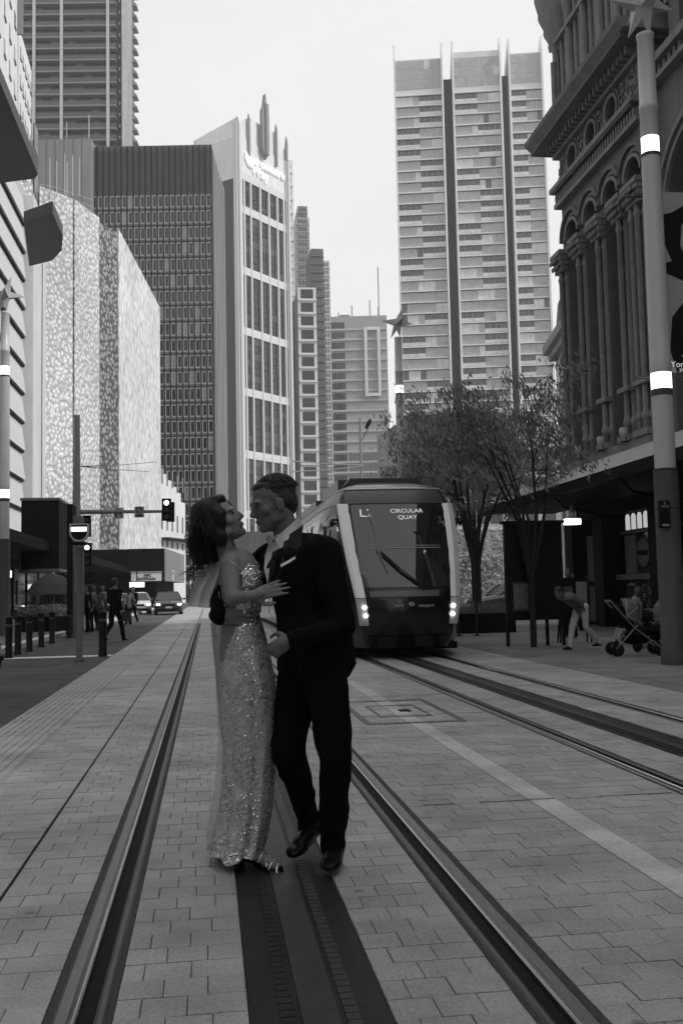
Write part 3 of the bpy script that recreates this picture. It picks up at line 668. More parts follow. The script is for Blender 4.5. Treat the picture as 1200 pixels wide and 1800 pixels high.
box(0, Ws, -.1, .05, 0, Hs).obj('board', mat('sign_board', .55), ts); box(-.06, Ws+.06, -.16, .06, Hs+.001, Hs+.12).obj('hood', m_grey, ts)
text('AUSTRALIA', .32, 'lettering', m_crib, ts, textM((Ws/2, -.12, .2)), .01, .01); text('NSC', .34, 'lettering', m_crib, ts, textM((Ws/2+.1, -.12, .52)), .01, .01)
mb = MB(); mb.tube([(.3,0,Hs),(.3,0,zb-pa_.z)],.03,5); mb.tube([(Ws-.3,0,Hs),(Ws-.3,0,zb-pa_.z)],.03,5); mb.obj('hanger', m_crib, ts)
p = at(302, 1012, Y=100); ts = thing('hanging_sign', 'small square white sign on a thin rod right of the black canopy', 'sign', (p.x, 97, p.z))
box(-.35,.35,-.06,.06,-.55,.5).obj('board', mat('sign_board', .55), ts); mb = MB(); mb.tube([(0,0,.5),(0,0,zc-p.z)],.03,5); mb.obj('hanger', m_crib, ts); box(-.3,.3,-.075,-.061,.1,.2).obj('sign_line', m_grey, ts)
p = at(241, 1028, Y=88); ts = thing('lit_sign', 'bright lit light box at shop level behind the parked cars', 'sign', (p.x, 88, p.z)); box(-.62,.62,-.1,.1,-.2,.22).obj('light_box', mat('lit_white', .8, emit=1.6), ts); box(-.66,.66,-.09,.12,.221,.3).obj('rim', m_crib, ts); box(-.05,.05,-.02,.02,.3,1.2).obj('hanger', m_crib, ts)

# --- rows of buildings behind the camera that close the street and show in the tram's glass; the unseen near left one is raised to darken it
for k, (x0, x1, y0, y1, h) in enumerate(((-30,-11,-20,24,46),(-32,-12,-75,-22,34),(14.5,34,-24,6,18),(13,34,-90,-26,40),(-12,10,-190,-160,30))):
    t = thing('street_building', ['pale office building on the left beside the crossing, behind the viewpoint','tall grey building on the left side further behind the viewpoint','stone hall wing on the right behind the viewpoint','tall dark building on the right further behind the viewpoint','office block closing the street far behind the viewpoint'][k], 'building', ((x0+x1)/2, (y0+y1)/2, 0))
    wx, wy = (x1-x0)/2, (y1-y0)/2
    box(-wx,wx,-wy,wy,0,h).obj('wall', (m_pale, m_grey, m_cdark, m_cdark, m_grey)[k], t)
    pl = []
    for r in range(int(h/3.6)):
        for i in range(int(2*wy/4)):
            if x1 < 0: pl.append(((wx, -wy+1+4*i, 1+3.6*r), (.06, 2.4, 2.2)))
            else: pl.append(((-wx-.06, -wy+1+4*i, 1+3.6*r), (.06, 2.4, 2.2)))
    rep('window', unit().mesh('window', m_glassdk), pl, t, 60)
# ================================================================== STONE MARKET HALL (right)
m_stone = mat('dark_sandstone', .17, rough=.85, var=.22, scale=1.3, bump=.35, bscale=25, streak=.25)
m_stone2 = mat('sandstone_trim', .23, rough=.85, var=.22, scale=2.5, bump=.3, bscale=30, streak=.15)
m_hole = mat('deep_window', .012, rough=.3, var=.3, scale=1)
XW, YF0, YN = 12.4, 32.6, 26.05
hall = thing('market_hall', 'dark ornate sandstone market hall with clustered columns, round windows and a deep cornice', 'building', (XW, YF0, 0), -PI/2)  # local x towards the camera, y into the wall
W = YF0-YN
def Hobj(mb, name, m=m_stone): return mb.obj(name, m, hall)
def arch_wall(mb, u0, u1, z0, z1, uc, r, zs, y0, y1, n=12):
    for a, b in ((u0, uc-r), (uc+r, u1)):
        mb.box(a, b, y0, y1, z0, z1) if b > a+1e-4 else None
    pts = [(uc-r*math.cos(PI*k/n), zs+r*math.sin(PI*k/n)) for k in range(n+1)]
    for (a, za), (b, zb) in zip(pts[:-1], pts[1:]):
        mb.add([(a,y0,za),(b,y0,zb),(b,y0,z1),(a,y0,z1)], [(0,1,2,3)]); mb.add([(a,y0,za),(b,y0,zb),(b,y1,zb),(a,y1,za)], [(3,2,1,0)])
def ring(mb, uc, zc, ra, rb, y0, y1, a0=0, a1=PI, n=18):
    for k in range(n):
        t0 = a0+(a1-a0)*k/n; t1 = a0+(a1-a0)*(k+1)/n
        q = [(uc+rr*math.cos(t), zc+rr*math.sin(t)) for rr, t in ((ra,t0),(rb,t0),(rb,t1),(ra,t1))]
        vs = [(x,y0,z) for x,z in q]+[(x,y1,z) for x,z in q]
        mb.add(vs, [(0,1,2,3),(7,6,5,4),(1,5,6,2),(0,3,7,4)])
bays = [1.02+1.63*i for i in range(4)]      # arch centres, local x
cols = [.2, 1.84, 3.47, 5.10, 6.35]
# plain ground wall and backing behind the columns
Hobj(box(0, W, 1.2, 12, 0, 24), 'inner_wall'); Hobj(box(0, W, .05, 1.19, 4.6, 5.45), 'sill_course')
for z in (5.2,): Hobj(box(-.15, W+.15, -.28, .049, 5.12, 5.42), 'plinth_moulding', m_stone2)
mb = MB(); mb.box(0, W, .7, 1.18, 5.46, 14.2); Hobj(mb, 'recess_glass', m_hole)
# window frames inside the recess
fr_ = unit().mesh('glazing_bar', m_stone); pl = []
for c in bays:
    for dx in (-.3, .3): pl.append(((c+dx-.03, .6, 5.5), (.06, .1, 8)))
    for z in (7.5, 9.5, 11.5): pl.append(((c-.6, .6, z), (1.2, .09, .08)))
rep('glazing_bar', fr_, pl, hall)
# arcade wall
for i, c in enumerate(bays):
    mb = MB(); arch_wall(mb, c-.815, c+.815, 12.75, 14.45, c, .53, 13.12, .02, .7, 14)
    if i == 0: mb.box(0, c-.815, .02, .7, 12.75, 14.45)
    Hobj(mb, 'arch_wall')
    for ra, rb, y, nm in ((.50, .60, -.10, 'archivolt'), (.66, .78, -.06, 'archivolt')):
        mb = MB(); ring(mb, c, 13.12, ra+.03, rb+.03, y, .0201); Hobj(mb, nm, m_stone2)
    mb = MB(); ring(mb, c, 13.15, .81, .92, -.16, .0201); Hobj(mb, 'hood_mould', m_stone)
# clustered columns
def column_cluster(u, big=False):
    n = 3 if not big else 4; sp = .17
    for k in range(n):
        x = u+(k-(n-1)/2)*sp*1.15; y = -.16 if (k % 2 == (1 if n == 3 else 0)) else -.02
        mb = MB(); r = .092
        mb.lathe([(r*1.25,5.42),(r*1.25,5.9),(r*1.5,5.92),(r*1.5,6.05),(r*1.1,6.12),(r,6.2),(r,11.72),(r*1.25,11.75),(r*1.25,11.85),(r,11.88),(r,12.1)], (x, y, 0), 12); Hobj(mb, 'column', m_stone2)
    w_ = sp*n/2+.09
    mb = MB(); mb.box(u-w_, u+w_, -.05, .69, 5.43, 12.75); Hobj(mb, 'pier')
    mb = MB()                                                   # carved capital, flaring upwards with leaf lumps
    for j, (z, e) in enumerate(((12.08,.0),(12.27,.03),(12.45,.07),(12.62,.12))): mb.box(u-w_-e, u+w_+e, -.27-e, -.051, z, z+(.15 if j == 3 else .19))
    for k in range(int(2*w_/.1)):
        for z, e in ((12.25,.08),(12.45,.16)): mb.ell((u-w_+.05+k*.1, -.29-e*.9, z), (.05,.05,.09), None, 6, 4)
    Hobj(mb, 'capital', m_stone2)
    mb = MB(); mb.box(u-w_-.06, u+w_+.06, -.34, -.0511, 5.43, 5.62); Hobj(mb, 'column_base', m_stone2); Hobj(box(u-w_-.03, u+w_+.03, -.3, -.0512, 6.9, 7.05), 'column_band', m_stone2)
for u in cols[:-1]: column_cluster(u)
column_cluster(cols[-1]-.1, True)
# string courses with dentils
Hobj(box(-.12, W+.1, -.22, .7, 14.451, 14.6), 'string_course', m_stone2); Hobj(box(-.18, W+.14, -.36, .7, 15.0, 15.16), 'string_course', m_stone2)
Hobj(box(0, W, -.08, .7, 14.601, 14.999), 'frieze')
rep('dentil', unit().mesh('dentil', m_stone2), [((.02+i*.2, -.22, 14.62), (.1, .139, .26)) for i in range(33)], hall)
mb = MB()
for i in range(45): mb.ell((.05+i*.147, -.3, 14.945), (.05,.06,.05), None, 6, 4)
o = Hobj(mb, 'bead_row', m_stone2)
# attic band with round windows
zo = 15.72; mb = MB()
oc = [1.35, 3.0, 4.65]
mbb = MB()
for c in oc:
    ra = .40; n = 20
    for k in range(n):      # square plate round each opening
        t0 = 2*PI*k/n; t1 = 2*PI*(k+1)/n
        def sq(t):
            s_ = 1/max(abs(math.cos(t))/.825, abs(math.sin(t))/.56); return (c+s_*math.cos(t), zo+s_*math.sin(t))
        a = (c+ra*math.cos(t0), zo+ra*math.sin(t0)); b = (c+ra*math.cos(t1), zo+ra*math.sin(t1)); A2, B2 = sq(t0), sq(t1)
        mbb.add([(a[0],.0,a[1]),(A2[0],.0,A2[1]),(B2[0],.0,B2[1]),(b[0],.0,b[1])], [(0,1,2,3)]); mbb.add([(a[0],0,a[1]),(b[0],0,b[1]),(b[0],.5,b[1]),(a[0],.5,a[1])], [(0,1,2,3)])
    m2 = MB(); ring(m2, c, zo, .40, .50, -.1, .001, 0, 2*PI, 24); Hobj(m2, 'oculus_ring', m_stone2)
    m2 = MB(); ring(m2, c, zo, .56, .63, -.07, .001, 0, 2*PI, 24); Hobj(m2, 'oculus_ring', m_stone)
    m2 = MB(); m2.box(c-.45, c+.45, .45, .49, zo-.45, zo+.45); Hobj(m2, 'oculus_glass', m_hole)
mbb.box(0, oc[0]-.825, 0, .5, zo-.56, zo+.56); mbb.box(oc[-1]+.825, W, 0, .5, zo-.56, zo+.56); Hobj(mbb, 'attic_wall')
mb = MB(); rs = random.Random(4)
for c in [.3, 2.17, 3.82, 5.6, 6.1]:    # carved foliage in the spandrels
    for k in range(26):
        mb.ell((c+rs.uniform(-.28,.28), -.02, zo+rs.uniform(-.48,.48)), (.03+rs.random()*.07,.05,.03+rs.random()*.08), Matrix.Rotation(rs.uniform(0,3),3,'Y'), 6, 4)
Hobj(mb, 'carved_foliage', m_stone2)
# bracketed main cornice
Hobj(box(-.2, W+.15, -.18, .7, 16.281, 16.42), 'cornice_bed', m_stone2)
rep('bracket', unit().mesh('bracket', m_stone2), [((-.1+i*.3, -.42, 16.421), (.16, .42, .22)) for i in range(23)], hall)
Hobj(box(-.15, W+.12, -.05, .7, 16.421, 16.64), 'cornice_core', m_stone)
Hobj(box(-.75, W+.55, -.78, .7, 16.641, 16.78), 'cornice_slab', m_stone)
mb = MB(); mb.prism([(-.78,16.781),(-.98,16.95),(-1.02,17.06),(-.9,17.08),(.7,17.3),(.7,16.781)], -.75, W+.8, 'x'); Hobj(mb, 'cornice_top', m_stone2)
# upper storey with ribs of columns
Hobj(box(.1, W-.1, .15, .9, 17.28, 27), 'upper_wall')
for i in range(15):
    mb = MB(); u = .25+i*.43; r = .10 if i % 3 else .15
    mb.lathe([(r*1.3,17.3),(r*1.3,17.7),(r,17.8),(r,21.0),(r*1.3,21.1),(r*1.5,21.5),(r*1.2,21.6),(r,21.7),(r,27)], (u, .02-(0 if i % 3 else .06), 0), 10); Hobj(mb, 'upper_column', m_stone2)
Hobj(box(-.1, W, -.2, .149, 20.2, 20.35), 'upper_course', m_stone2)
mb = MB()     # corner turret corbel
mb.lathe([(.15,19.3),(.3,19.9),(.28,20.0),(.5,20.3),(.47,20.45),(.65,20.8),(.62,20.95),(.82,21.4),(.8,21.5),(.92,22),(.92,27)], (.2, .2, 0), 20); Hobj(mb, 'corner_turret', m_stone2)
mb = MB(); mb.tube([(.3,-.2,17.2),(.3,-.2,19.6)], .10, 8); Hobj(mb, 'turret_shaft', m_stone2)
# return wall of the pavilion and the set-back main front towards the camera
Hobj(box(W-.3, W-.001, .04, .9, 5.4, 27), 'return_wall')
S = .32
U0 = W
bw_ = 6.3
for k in range(4):
    c = U0+2.72+k*bw_
    mb = MB(); arch_wall(mb, max(U0, c-bw_/2), c+bw_/2, 5.4, 15.2, c, 2.05, 11.4, S, S+.8, 22); Hobj(mb, 'great_arch_wall')
    for ra, rb, y in ((2.05,2.2,-.12),(2.26,2.42,-.2),(2.48,2.6,-.1)): mb = MB(); ring(mb, c, 11.4, ra, rb, S+y, S+.001, 0, PI, 26); Hobj(mb, 'archivolt', m_stone2)
    Hobj(box(c-2.1, c+2.1, S+.7, S+.75, 5.4, 13.5), 'great_window', m_hole)
    mb = MB()
    for dx in (-.75,.75): mb.tube([(c+dx,S+.6,5.4),(c+dx,S+.6,12)], .07, 6)
    ring(mb, c-.75, 12, .62, .7, S+.55, S+.65); ring(mb, c+.75, 12, .62, .7, S+.55, S+.65); Hobj(mb, 'tracery', m_stone2)
    for j in range(4):
        cc = c-1.94+j*1.53; mb = MB(); arch_wall(mb, cc-.765, cc+.765, 15.9, 18.4, cc, .45, 17.2, S, S+.5, 12); Hobj(mb, 'small_arch_wall')
        mb = MB(); ring(mb, cc, 17.2, .45, .56, S-.1, S+.001); Hobj(mb, 'archivolt', m_stone2); Hobj(box(cc-.5, cc+.5, S+.45, S+.49, 15.9, 17.8), 'small_window', m_hole)
    rep('dentil', unit().mesh('dentil', m_stone2), [((c-bw_/2+.1+i*.3, S-.2, 15.35), (.16, .2, .3)) for i in range(20) if c-bw_/2+.1+i*.3 > U0], hall)
L_ = U0+2.72+4*bw_-bw_/2
Hobj(box(U0, L_, S-.3, S+.8, 15.201, 15.34), 'string_course', m_stone2); Hobj(box(U0, L_, S-.36, S+.8, 15.66, 15.899), 'string_course', m_stone2); Hobj(box(U0, L_, S, S+.8, 15.341, 15.659), 'frieze')
Hobj(box(U0, L_, S-.5, S+.8, 18.401, 18.7), 'upper_cornice', m_stone2); Hobj(box(U0, L_, S, S+.8, 18.701, 26), 'upper_wall')
Hobj(box(U0, L_, S+.9, 12, 0, 25), 'inner_wall')
# ground floor: dark piers, shop windows
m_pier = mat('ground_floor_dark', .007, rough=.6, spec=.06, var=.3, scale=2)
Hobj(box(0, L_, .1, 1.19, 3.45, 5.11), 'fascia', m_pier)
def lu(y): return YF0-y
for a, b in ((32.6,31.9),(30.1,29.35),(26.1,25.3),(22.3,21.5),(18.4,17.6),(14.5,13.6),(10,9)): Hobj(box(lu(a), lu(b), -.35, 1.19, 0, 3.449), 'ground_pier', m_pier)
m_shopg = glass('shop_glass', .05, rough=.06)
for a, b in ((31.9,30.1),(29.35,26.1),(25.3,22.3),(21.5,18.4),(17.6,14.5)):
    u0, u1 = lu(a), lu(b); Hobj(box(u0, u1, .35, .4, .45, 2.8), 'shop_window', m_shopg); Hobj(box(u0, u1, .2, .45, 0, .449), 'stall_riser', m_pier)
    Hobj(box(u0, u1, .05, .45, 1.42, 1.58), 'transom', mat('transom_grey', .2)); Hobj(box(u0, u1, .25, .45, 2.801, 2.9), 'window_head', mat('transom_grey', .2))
u0 = lu(29.2)
rep('fanlight_pane', unit(.2).mesh('fanlight_pane', mat('lit_fanlight', .6, emit=.32)), [((u0+.2+i*.42, .28, 2.93), (.2, .06, .48)) for i in range(6)], hall)
# window dressing seen behind the glass front
disp = MB(); 
Hobj(box(u0+.08, u0+.85, .28, .34, 1.6, 2.76), 'window_poster', mat('poster_grey', .26, var=.4, scale=4))
mb = MB(); mb.lathe([(.42,0),(.42,.05)], n=22); o = Hobj(mb, 'round_window_sign', mat('poster_mid', .2)); o.location = (u0+1.45, .28, 2.2); o.rotation_euler = (PI/2,0,0)
Hobj(box(u0+1.15, u0+1.75, .2, .23, 2.12, 2.26), 'sign_band', m_pier)
rs = random.Random(6); mb = MB()
for k in range(90):
    x = rs.uniform(u0+.15, u0+2.9); z = rs.uniform(.55, 1.38) if rs.random() < .75 else rs.uniform(1.65, 2.7); s_ = rs.uniform(.02,.06); mb.box(x, x+s_, .30, .34, z, z+s_*rs.uniform(.8,3))
tag(Hobj(mb, 'window_goods', mat('goods_pale', .4, var=.6, scale=5)), kind='stuff')
# pale door further along
Hobj(box(lu(31.75), lu(30.9), .1, .34, .1, 2.9), 'pale_door', mat('pale_door', .20, rough=.5)); Hobj(box(lu(31.55), lu(31.1), .06, .099, 1.25, 1.6), 'door_plate', m_hole); 

# corrugated verandah roof along the pavement
m_roof = mat('corrugated_roof', .36, rough=.6, var=.15, scale=3)
XO, YA, YB = 9.8, 34.1, 6.0
ver = thing('verandah', 'long pavement verandah with pale corrugated roof along the market hall', 'awning', (XO, YA, 0), -PI/2)
Lv = YA-YB
mb = MB(); n = 110
rows = []
for j, (y, z) in enumerate(((-.15, 4.05),(2.55, 5.25))):
    rows.append([(Lv*k/(n*2), y, z+(.035 if k % 2 else 0)) for k in range(n*2+1)])
mb.grid(rows, smooth=False); mb.grid([[(x,y,z-.04) for x,y,z in r] for r in rows[::-1]], smooth=False); mb.obj('corrugated_roof', m_roof, ver)
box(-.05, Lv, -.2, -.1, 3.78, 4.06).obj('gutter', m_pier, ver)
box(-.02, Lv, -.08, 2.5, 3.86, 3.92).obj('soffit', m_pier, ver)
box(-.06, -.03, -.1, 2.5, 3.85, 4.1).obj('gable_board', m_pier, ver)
for k in range(6): mb = MB(); mb.tube([(2.2+k*4.6,.0,3.86),(2.2+k*4.6,.35,3.5),(2.2+k*4.6,1.9,3.2)], .04, 6); mb.obj('bracket', m_pier, ver)
# small carved statuettes on the verandah upstand
for k, y in enumerate((30.9, 29.0, 27.3)):
    t = thing('urn_light', ['small pale floodlight on the ledge at the farthest column gap','small pale floodlight on the ledge at the foot of the second column gap','small pale floodlight on the ledge, nearest the lamp post'][k], 'floodlight', (12.0, y, 5.42), 0, 'floodlights on the ledge')
    mb = MB(); mb.lathe([(.05,0),(.05,.12),(.11,.16),(.13,.34),(.1,.4)], n=10); mb.obj('lamp_body', m_pale, t); mb = MB(); mb.box(-.07,.07,-.07,.07,-.02,.0); mb.obj('foot', m_pier, t)
# bright lantern hanging below the verandah
def lantern(px, py, Y, lab):
    p = at(px, py, Y=Y); t = thing('pavement_lantern', lab, 'lantern', p)
    box(-.19,.19,-.14,.14,-.09,.06).obj('lit_box', mat('lantern_light', .8, emit=5), t)
    mb = MB(); mb.lathe([(.12,.061),(.05,.2),(.09,.22),(.02,.42)], n=10); mb.obj('cap', m_steeldk, t)
    mb = MB(); mb.tube([(0,0,.4),(.12,0,.62),(.05,0,3.9-p.z)], .02, 6); mb.obj('hanger', m_steeldk, t); return t
lantern(1005, 916, 26, 'bright rectangular lantern hanging under the verandah')
# ================================================================== STREET FURNITURE
m_post = mat('lamp_post_grey', .55, rough=.35, metal=.0, var=.07, scale=1.2); m_postdk = mat('lamp_post_base', .10, rough=.45, var=.15, scale=3, streak=.2)
m_lit = mat('ring_light', .85, emit=2.2); m_star = mat('star_white', .55, rough=.4, var=.08)
def star_post(x, y, label, banner=False):
    t = thing('star_lamp_post', label, 'lamp post', (x, y, 0), 0, 'star-topped lamp posts')
    r = .165
    mb = MB(); mb.lathe([(r*1.22,0),(r*1.22,.22),(r*1.16,.23),(r*1.16,3.05)], n=22); mb.obj('base', m_postdk, t)
    mb = MB(); mb.lathe([(r,3.051),(r,4.28)], n=22); mb.obj('lower_shaft', m_postdk if 0 else m_post, t)
    z1, z2 = 4.30, 8.25
    mb = MB(); mb.lathe([(r*.98,z1+.06),(r*.98,z1+.32)], n=22); mb.obj('light_ring', m_lit, t)
    mb = MB(); mb.lathe([(r,z1+.321),(r*1.02,z1+.40),(r*1.02,z1+.47),(r,z1+.48),(r*.9,z2-.01)], n=22); mb.obj('middle_shaft', m_post, t)
    mb = MB(); mb.lathe([(r*.86,z2),(r*.86,z2+.27)], n=22); mb.obj('light_ring', m_lit, t)
    mb = MB(); mb.lathe([(r*.88,z2+.271),(r*.88,z2+.72),(r*.92,z2+.73),(r*.92,z2+.82),(r*.86,z2+.83),(r*.80,10.2),(r*.86,10.22),(r*.86,10.28),(.06,10.3)], n=22); mb.obj('upper_shaft', m_post, t)
    mb = MB(); mb.lathe([(r*1.03,z1-.05),(r*1.03,z1+.059)], n=22); mb.lathe([(r*.98,3.04),(r*1.2,3.051),(r*1.2,3.08)], n=22); mb.lathe([(r*.93,z2-.06),(r*.93,z2-.001)], n=22); mb.obj('collar', m_postdk, t)
    # six-armed faceted star
    mb = MB(); c = Vector((0,0,10.82)); ds = [Vector(d).normalized() for d in ((1,.25,.0),(-1,.1,.12),(.35,-.2,1),(-.45,.2,-1),(.15,-1,.1),(0,1,.0),(.1,-.1,-1))]
    for i, d in enumerate(ds):
        L = .62 if i != 6 else .56; a = d.orthogonal().normalized(); b = d.cross(a)
        q = [c+d*.06+a*.16, c+d*.06+b*.16, c+d*.06-a*.16, c+d*.06-b*.16, c+d*L]; mb.add(q, [(0,1,4),(1,2,4),(2,3,4),(3,0,4),(3,2,1,0)])
    mb.obj('star', m_star, t); return t
sp = star_post(7.22, 14.9, 'tall star-topped lamp post with two lit bands on the right, carrying a small black plate')
star_post(-6.25, 32, 'star-topped lamp post with lit bands at the left edge beside the bollards')
star_post(6.85, 34.5, 'far star-topped lamp post with lit bands rising behind the tram')
# black plate on the right post
p0 = at(1156, 880, Y=14.7); p1 = at(1177, 928, Y=14.7); t = thing('post_plate', 'small black information plate strapped to the right star lamp post', 'sign', ((p0.x+p1.x)/2+.0, 14.69, (p0.z+p1.z)/2))
hw_, hh_ = (p1.x-p0.x)/2, (p0.z-p1.z)/2
box(-hw_,hw_,-.02,.03,-hh_,hh_).obj('plate', m_black, t); m_w = mat('sign_white', .8, emit=.25)
mb = MB(); mb.box(-hw_*.6,hw_*.6,-.028,-.0205,-hh_*.86,-hh_*.72); mb.obj('print_bar', mat('print_grey', .4), t); text('TRAM', .05, 'lettering', mat('print_grey', .4), t, textM((0,-.022,hh_*.55)), .002); text('i', .09, 'symbol', mat('print_grey', .4), t, textM((0,-.022,hh_*.8)), .002)
mb = MB(); mb.lathe([(.006,0),(.2,0),(.2,.03),(.006,.03)], n=20); o = mb.obj('strap', m_postdk, t); o.location = (7.22-t.location.x, 14.9-14.69, .1)
# poster banner at the right edge, dark abstract figure print on grey
p0 = at(1166, 338, Y=14.0); t = thing('poster_banner', 'hanging grey poster banner with black blotchy figure print right of the star lamp post', 'banner', (7.36, 15.05, 4.68))
box(0, 1.15, -.02, .02, 0, 3.0).obj('sheet', mat('banner_grey', .4, var=.1), t)
m_ink = mat('banner_ink', .012, var=.2)
for poly in ([(0,2.35),(.10,2.62),(.25,2.66),(.62,2.88),(.7,2.7),(.4,2.45),(.36,2.1),(.5,1.75),(.75,1.72),(1.1,1.9),(1.1,.0),(.2,.0),(.1,.35),(.16,.9),(.42,1.22),(.6,1.62),(.4,1.5),(.22,1.58),(.02,1.66),(.03,1.78),(.2,1.84),(.08,2.15),(.03,2.0)],):
    mb = MB(); mb.prism(poly, -.0235, -.0205, 'y'); mb.obj('printed_figure', m_ink, t)
mb = MB(); mb.prism([(.28,.25),(.5,.5),(.6,.85),(.85,.95),(.8,.4),(.5,.2)], -.026, -.024, 'y'); mb.obj('printed_patch', mat('banner_grey', .13), t)
text('York', .14, 'lettering', m_w, t, textM((.24,-.025,.12)), .002); text('SALE ON', .07, 'lettering', m_w, t, textM((.38,-.025,.03)), .002)
mb = MB(); mb.tube([(-.4,.3,3.03),(1.3,0,3.03)], .025, 6); mb.tube([(-.4,.3,-.03),(1.3,0,-.03)], .03, 6); mb.obj('pole_arm', m_postdk, t)

# bollards
m_bol = mat('bollard_black', .008, rough=.4, var=.2, spec=.12)
def bollard_me():
    mb = MB(); mb.lathe([(.085,0),(.085,.04),(.075,.05),(.075,.80),(.06,.83)], n=16); a = mb.mesh('post', m_bol)
    mb = MB(); mb.lathe([(.078,.831),(.082,.86),(.07,.9),(.03,.925),(.0001,.93)], n=16); b = mb.mesh('cap', m_bol)
    mb = MB(); mb.lathe([(.0765,.7),(.0765,.75)], n=16); c = mb.mesh('band', m_postdk); return a, b, c
ba, bb_, bc = bollard_me()
def bollard(x, y, lab, s=1):
    t = thing('bollard', lab, 'bollard', (x, y, .1 if x < -4.4 else -.01), 0, 'black bollards'); t.scale = (s,s,s*.95); inst('post', ba, t); inst('cap', bb_, t); inst('band', bc, t)
labs = ['black bollard nearest the left edge on the left footpath kerb', 'second black bollard from the left edge on the kerb line', 'third black bollard along the left kerb, before the white post', 'fourth black bollard along the left kerb', 'fifth black bollard along the left kerb', 'last black bollard of the kerb row, beside the tall info pylon']
for (px, py), lb in zip(((16,1148),(32,1142),(52,1137),(73,1130),(92,1124),(122,1115)), labs): p = at(px, py, Z=.1); bollard(p.x, p.y, lb)
p = at(181, 1153, Z=0); bollard(p.x, p.y, 'lone thick black bollard standing in the asphalt beside the paving edge', 1.1)

# low post with round signal head
p = at(140, 1163, Z=-.01); t = thing('signal_post', 'grey post topped by a round-bottomed signal head with a bright white bar', 'signal post', (p.x, p.y, -.01))
mb = MB(); mb.lathe([(.1,0),(.1,.05),(.065,.06),(.065,2.22)], n=14); mb.obj('pole', mat('post_midgrey', .13, rough=.5), t)
mb = MB(); pts = [(.155*math.cos(a), .155*math.sin(a)) for a in [PI+PI*k/12 for k in range(13)]]; mb.prism([(x, z+2.52) for x, z in pts]+[(.155,2.66),(-.155,2.66)], -.08, .08, 'y'); mb.obj('head', m_black, t)
mb = MB(); ring(mb, 0, 2.52, .156, .18, -.1, .1, PI, 2*PI, 16); mb.box(-.18,-.156,-.1,.1,2.52,2.67); mb.box(.156,.18,-.1,.1,2.52,2.67); mb.box(-.18,.18,-.1,.1,2.671,2.69); mb.obj('rim', m_post, t)
box(-.145,.145,-.1,-.081,2.54,2.62).obj('lit_bar', m_lit, t); box(-.14,.14,-.07,.07,2.27,2.33).obj('bracket', m_black, t)

# tall traffic pole with mast arm, signs and lights
p = at(136, 1112, Z=0); zt = at(137, 730, Y=p.y).z
t = thing('mast_arm_pole', 'tall grey traffic pole whose long horizontal arm carries small signs and a signal', 'traffic pole', (p.x, p.y, .1))
mb = MB(); mb.lathe([(.2,0),(.2,.3),(.14,.32),(.10,zt-.1)], n=14); mb.obj('pole', m_grey, t)
q0 = at(140, 900, Y=p.y); q1 = at(288, 899, Y=p.y+1.5); o_ = Vector((p.x,p.y,.1))
mb = MB(); mb.tube([q0-o_, q1-o_], [.085,.05], 8); mb.obj('arm', m_grey, t)
def signal(px, py, Y, w_, h_, lab, lit=.22):
    c = at(px, py, Y=Y); s = thing('traffic_signal', lab, 'traffic light', c)
    box(-w_/2,w_/2,-.12,.1,-h_/2,h_/2).obj('housing', m_black, s)
    for k, z in enumerate((h_*.3, 0, -h_*.3)):
        mb = MB(); mb.lathe([(w_*.27,0),(w_*.27,.02)], n=14); o = mb.obj('lens', m_lit if k == 0 and lit > 0 or (k == 2 and lit < 0) else m_postdk, s); o.location = (0,-.12,z); o.rotation_euler = (PI/2,0,0)
        mb = MB(); mb.lathe([(w_*.36,0),(w_*.36,.14)], n=12, a0=0, a1=PI); o = mb.obj('visor', m_black, s); o.location = (0,-.12,z); o.rotation_euler = (PI/2,0,0)
    return s
signal(293, 896, p.y+1.5, .34, .82, 'black traffic signal at the tip of the long mast arm'); s = signal(300, 900, p.y+2.6, .3, .75, 'second traffic signal housing half behind the one on the mast arm tip', 0)
signal(154, 975, p.y+1, .32, .85, 'traffic signal with a bright lens beside the round signal head'); signal(153, 925, p.y+2.2, .3, .8, 'unlit dark traffic signal above the bright one by the grey pole', 0)
for px, py, kind in ((209, 902, 'turn'), (245, 900, 'no')):
    c = at(px, py, Y=p.y+.7); s = thing('arm_sign', 'small square pale sign with a curved arrow on the mast arm' if kind == 'turn' else 'small no-turn sign with a pale plate under it on the mast arm', 'road sign', c); s.scale = (.62,.62,.62)
    box(-.28,.28,-.03,.02,-.32,.32).obj('plate', mat('sign_plate', .42), s); mb = MB()
    if kind == 'turn': mb.tube([(-.15,-.05,-.2),(-.13,-.05,.05),(.02,-.05,.14),(.17,-.05,.0),(.17,-.05,-.2)], .03, 6); mb.prism([(-.02,.28),(-.2,.14),(.05,.05)], -.06, -.04, 'y')
    else: ring(mb, 0, .1, .15, .2, -.06, -.035, 0, 2*PI, 16); mb.tube([(-.12,-.05,-.02),(.12,-.05,.22)], .02, 6); mb.box(-.2,.2,-.05,-.035,-.26,-.16)
    mb.obj('symbol', m_crib, s)
# info pylon
p0 = at(118, 1115, Z=.1); t = thing('info_pylon', 'tall dark street information pylon with a paler printed side', 'pylon', (p0.x, p0.y, .1)); zt = at(122, 886, Y=p0.y).z-.1; wd = at(128, 1100, Y=p0.y).x-p0.x
box(0, wd, 0, .9, 0, zt).obj('front_edge', m_black, t); a = at(150, 1100, Y=p0.y+.9).x-p0.x
mb = MB(); mb.prism([(wd+.01,0),(a,.6),(a,.7),(wd+.01,.8)], 0, zt-.35); mb.obj('side_face', mat('pylon_side', .16, var=.2, scale=2), t)
mb = MB()
for k in range(16): mb.box(wd+.06, wd+.30, -.001+.12, .14, 1.3+k*.07, 1.33+k*.07)
mb.obj('printed_lines', m_wframe, t); box(-.03, wd+.05, -.05, 1, -.02, .1).obj('plinth', m_postdk, t)
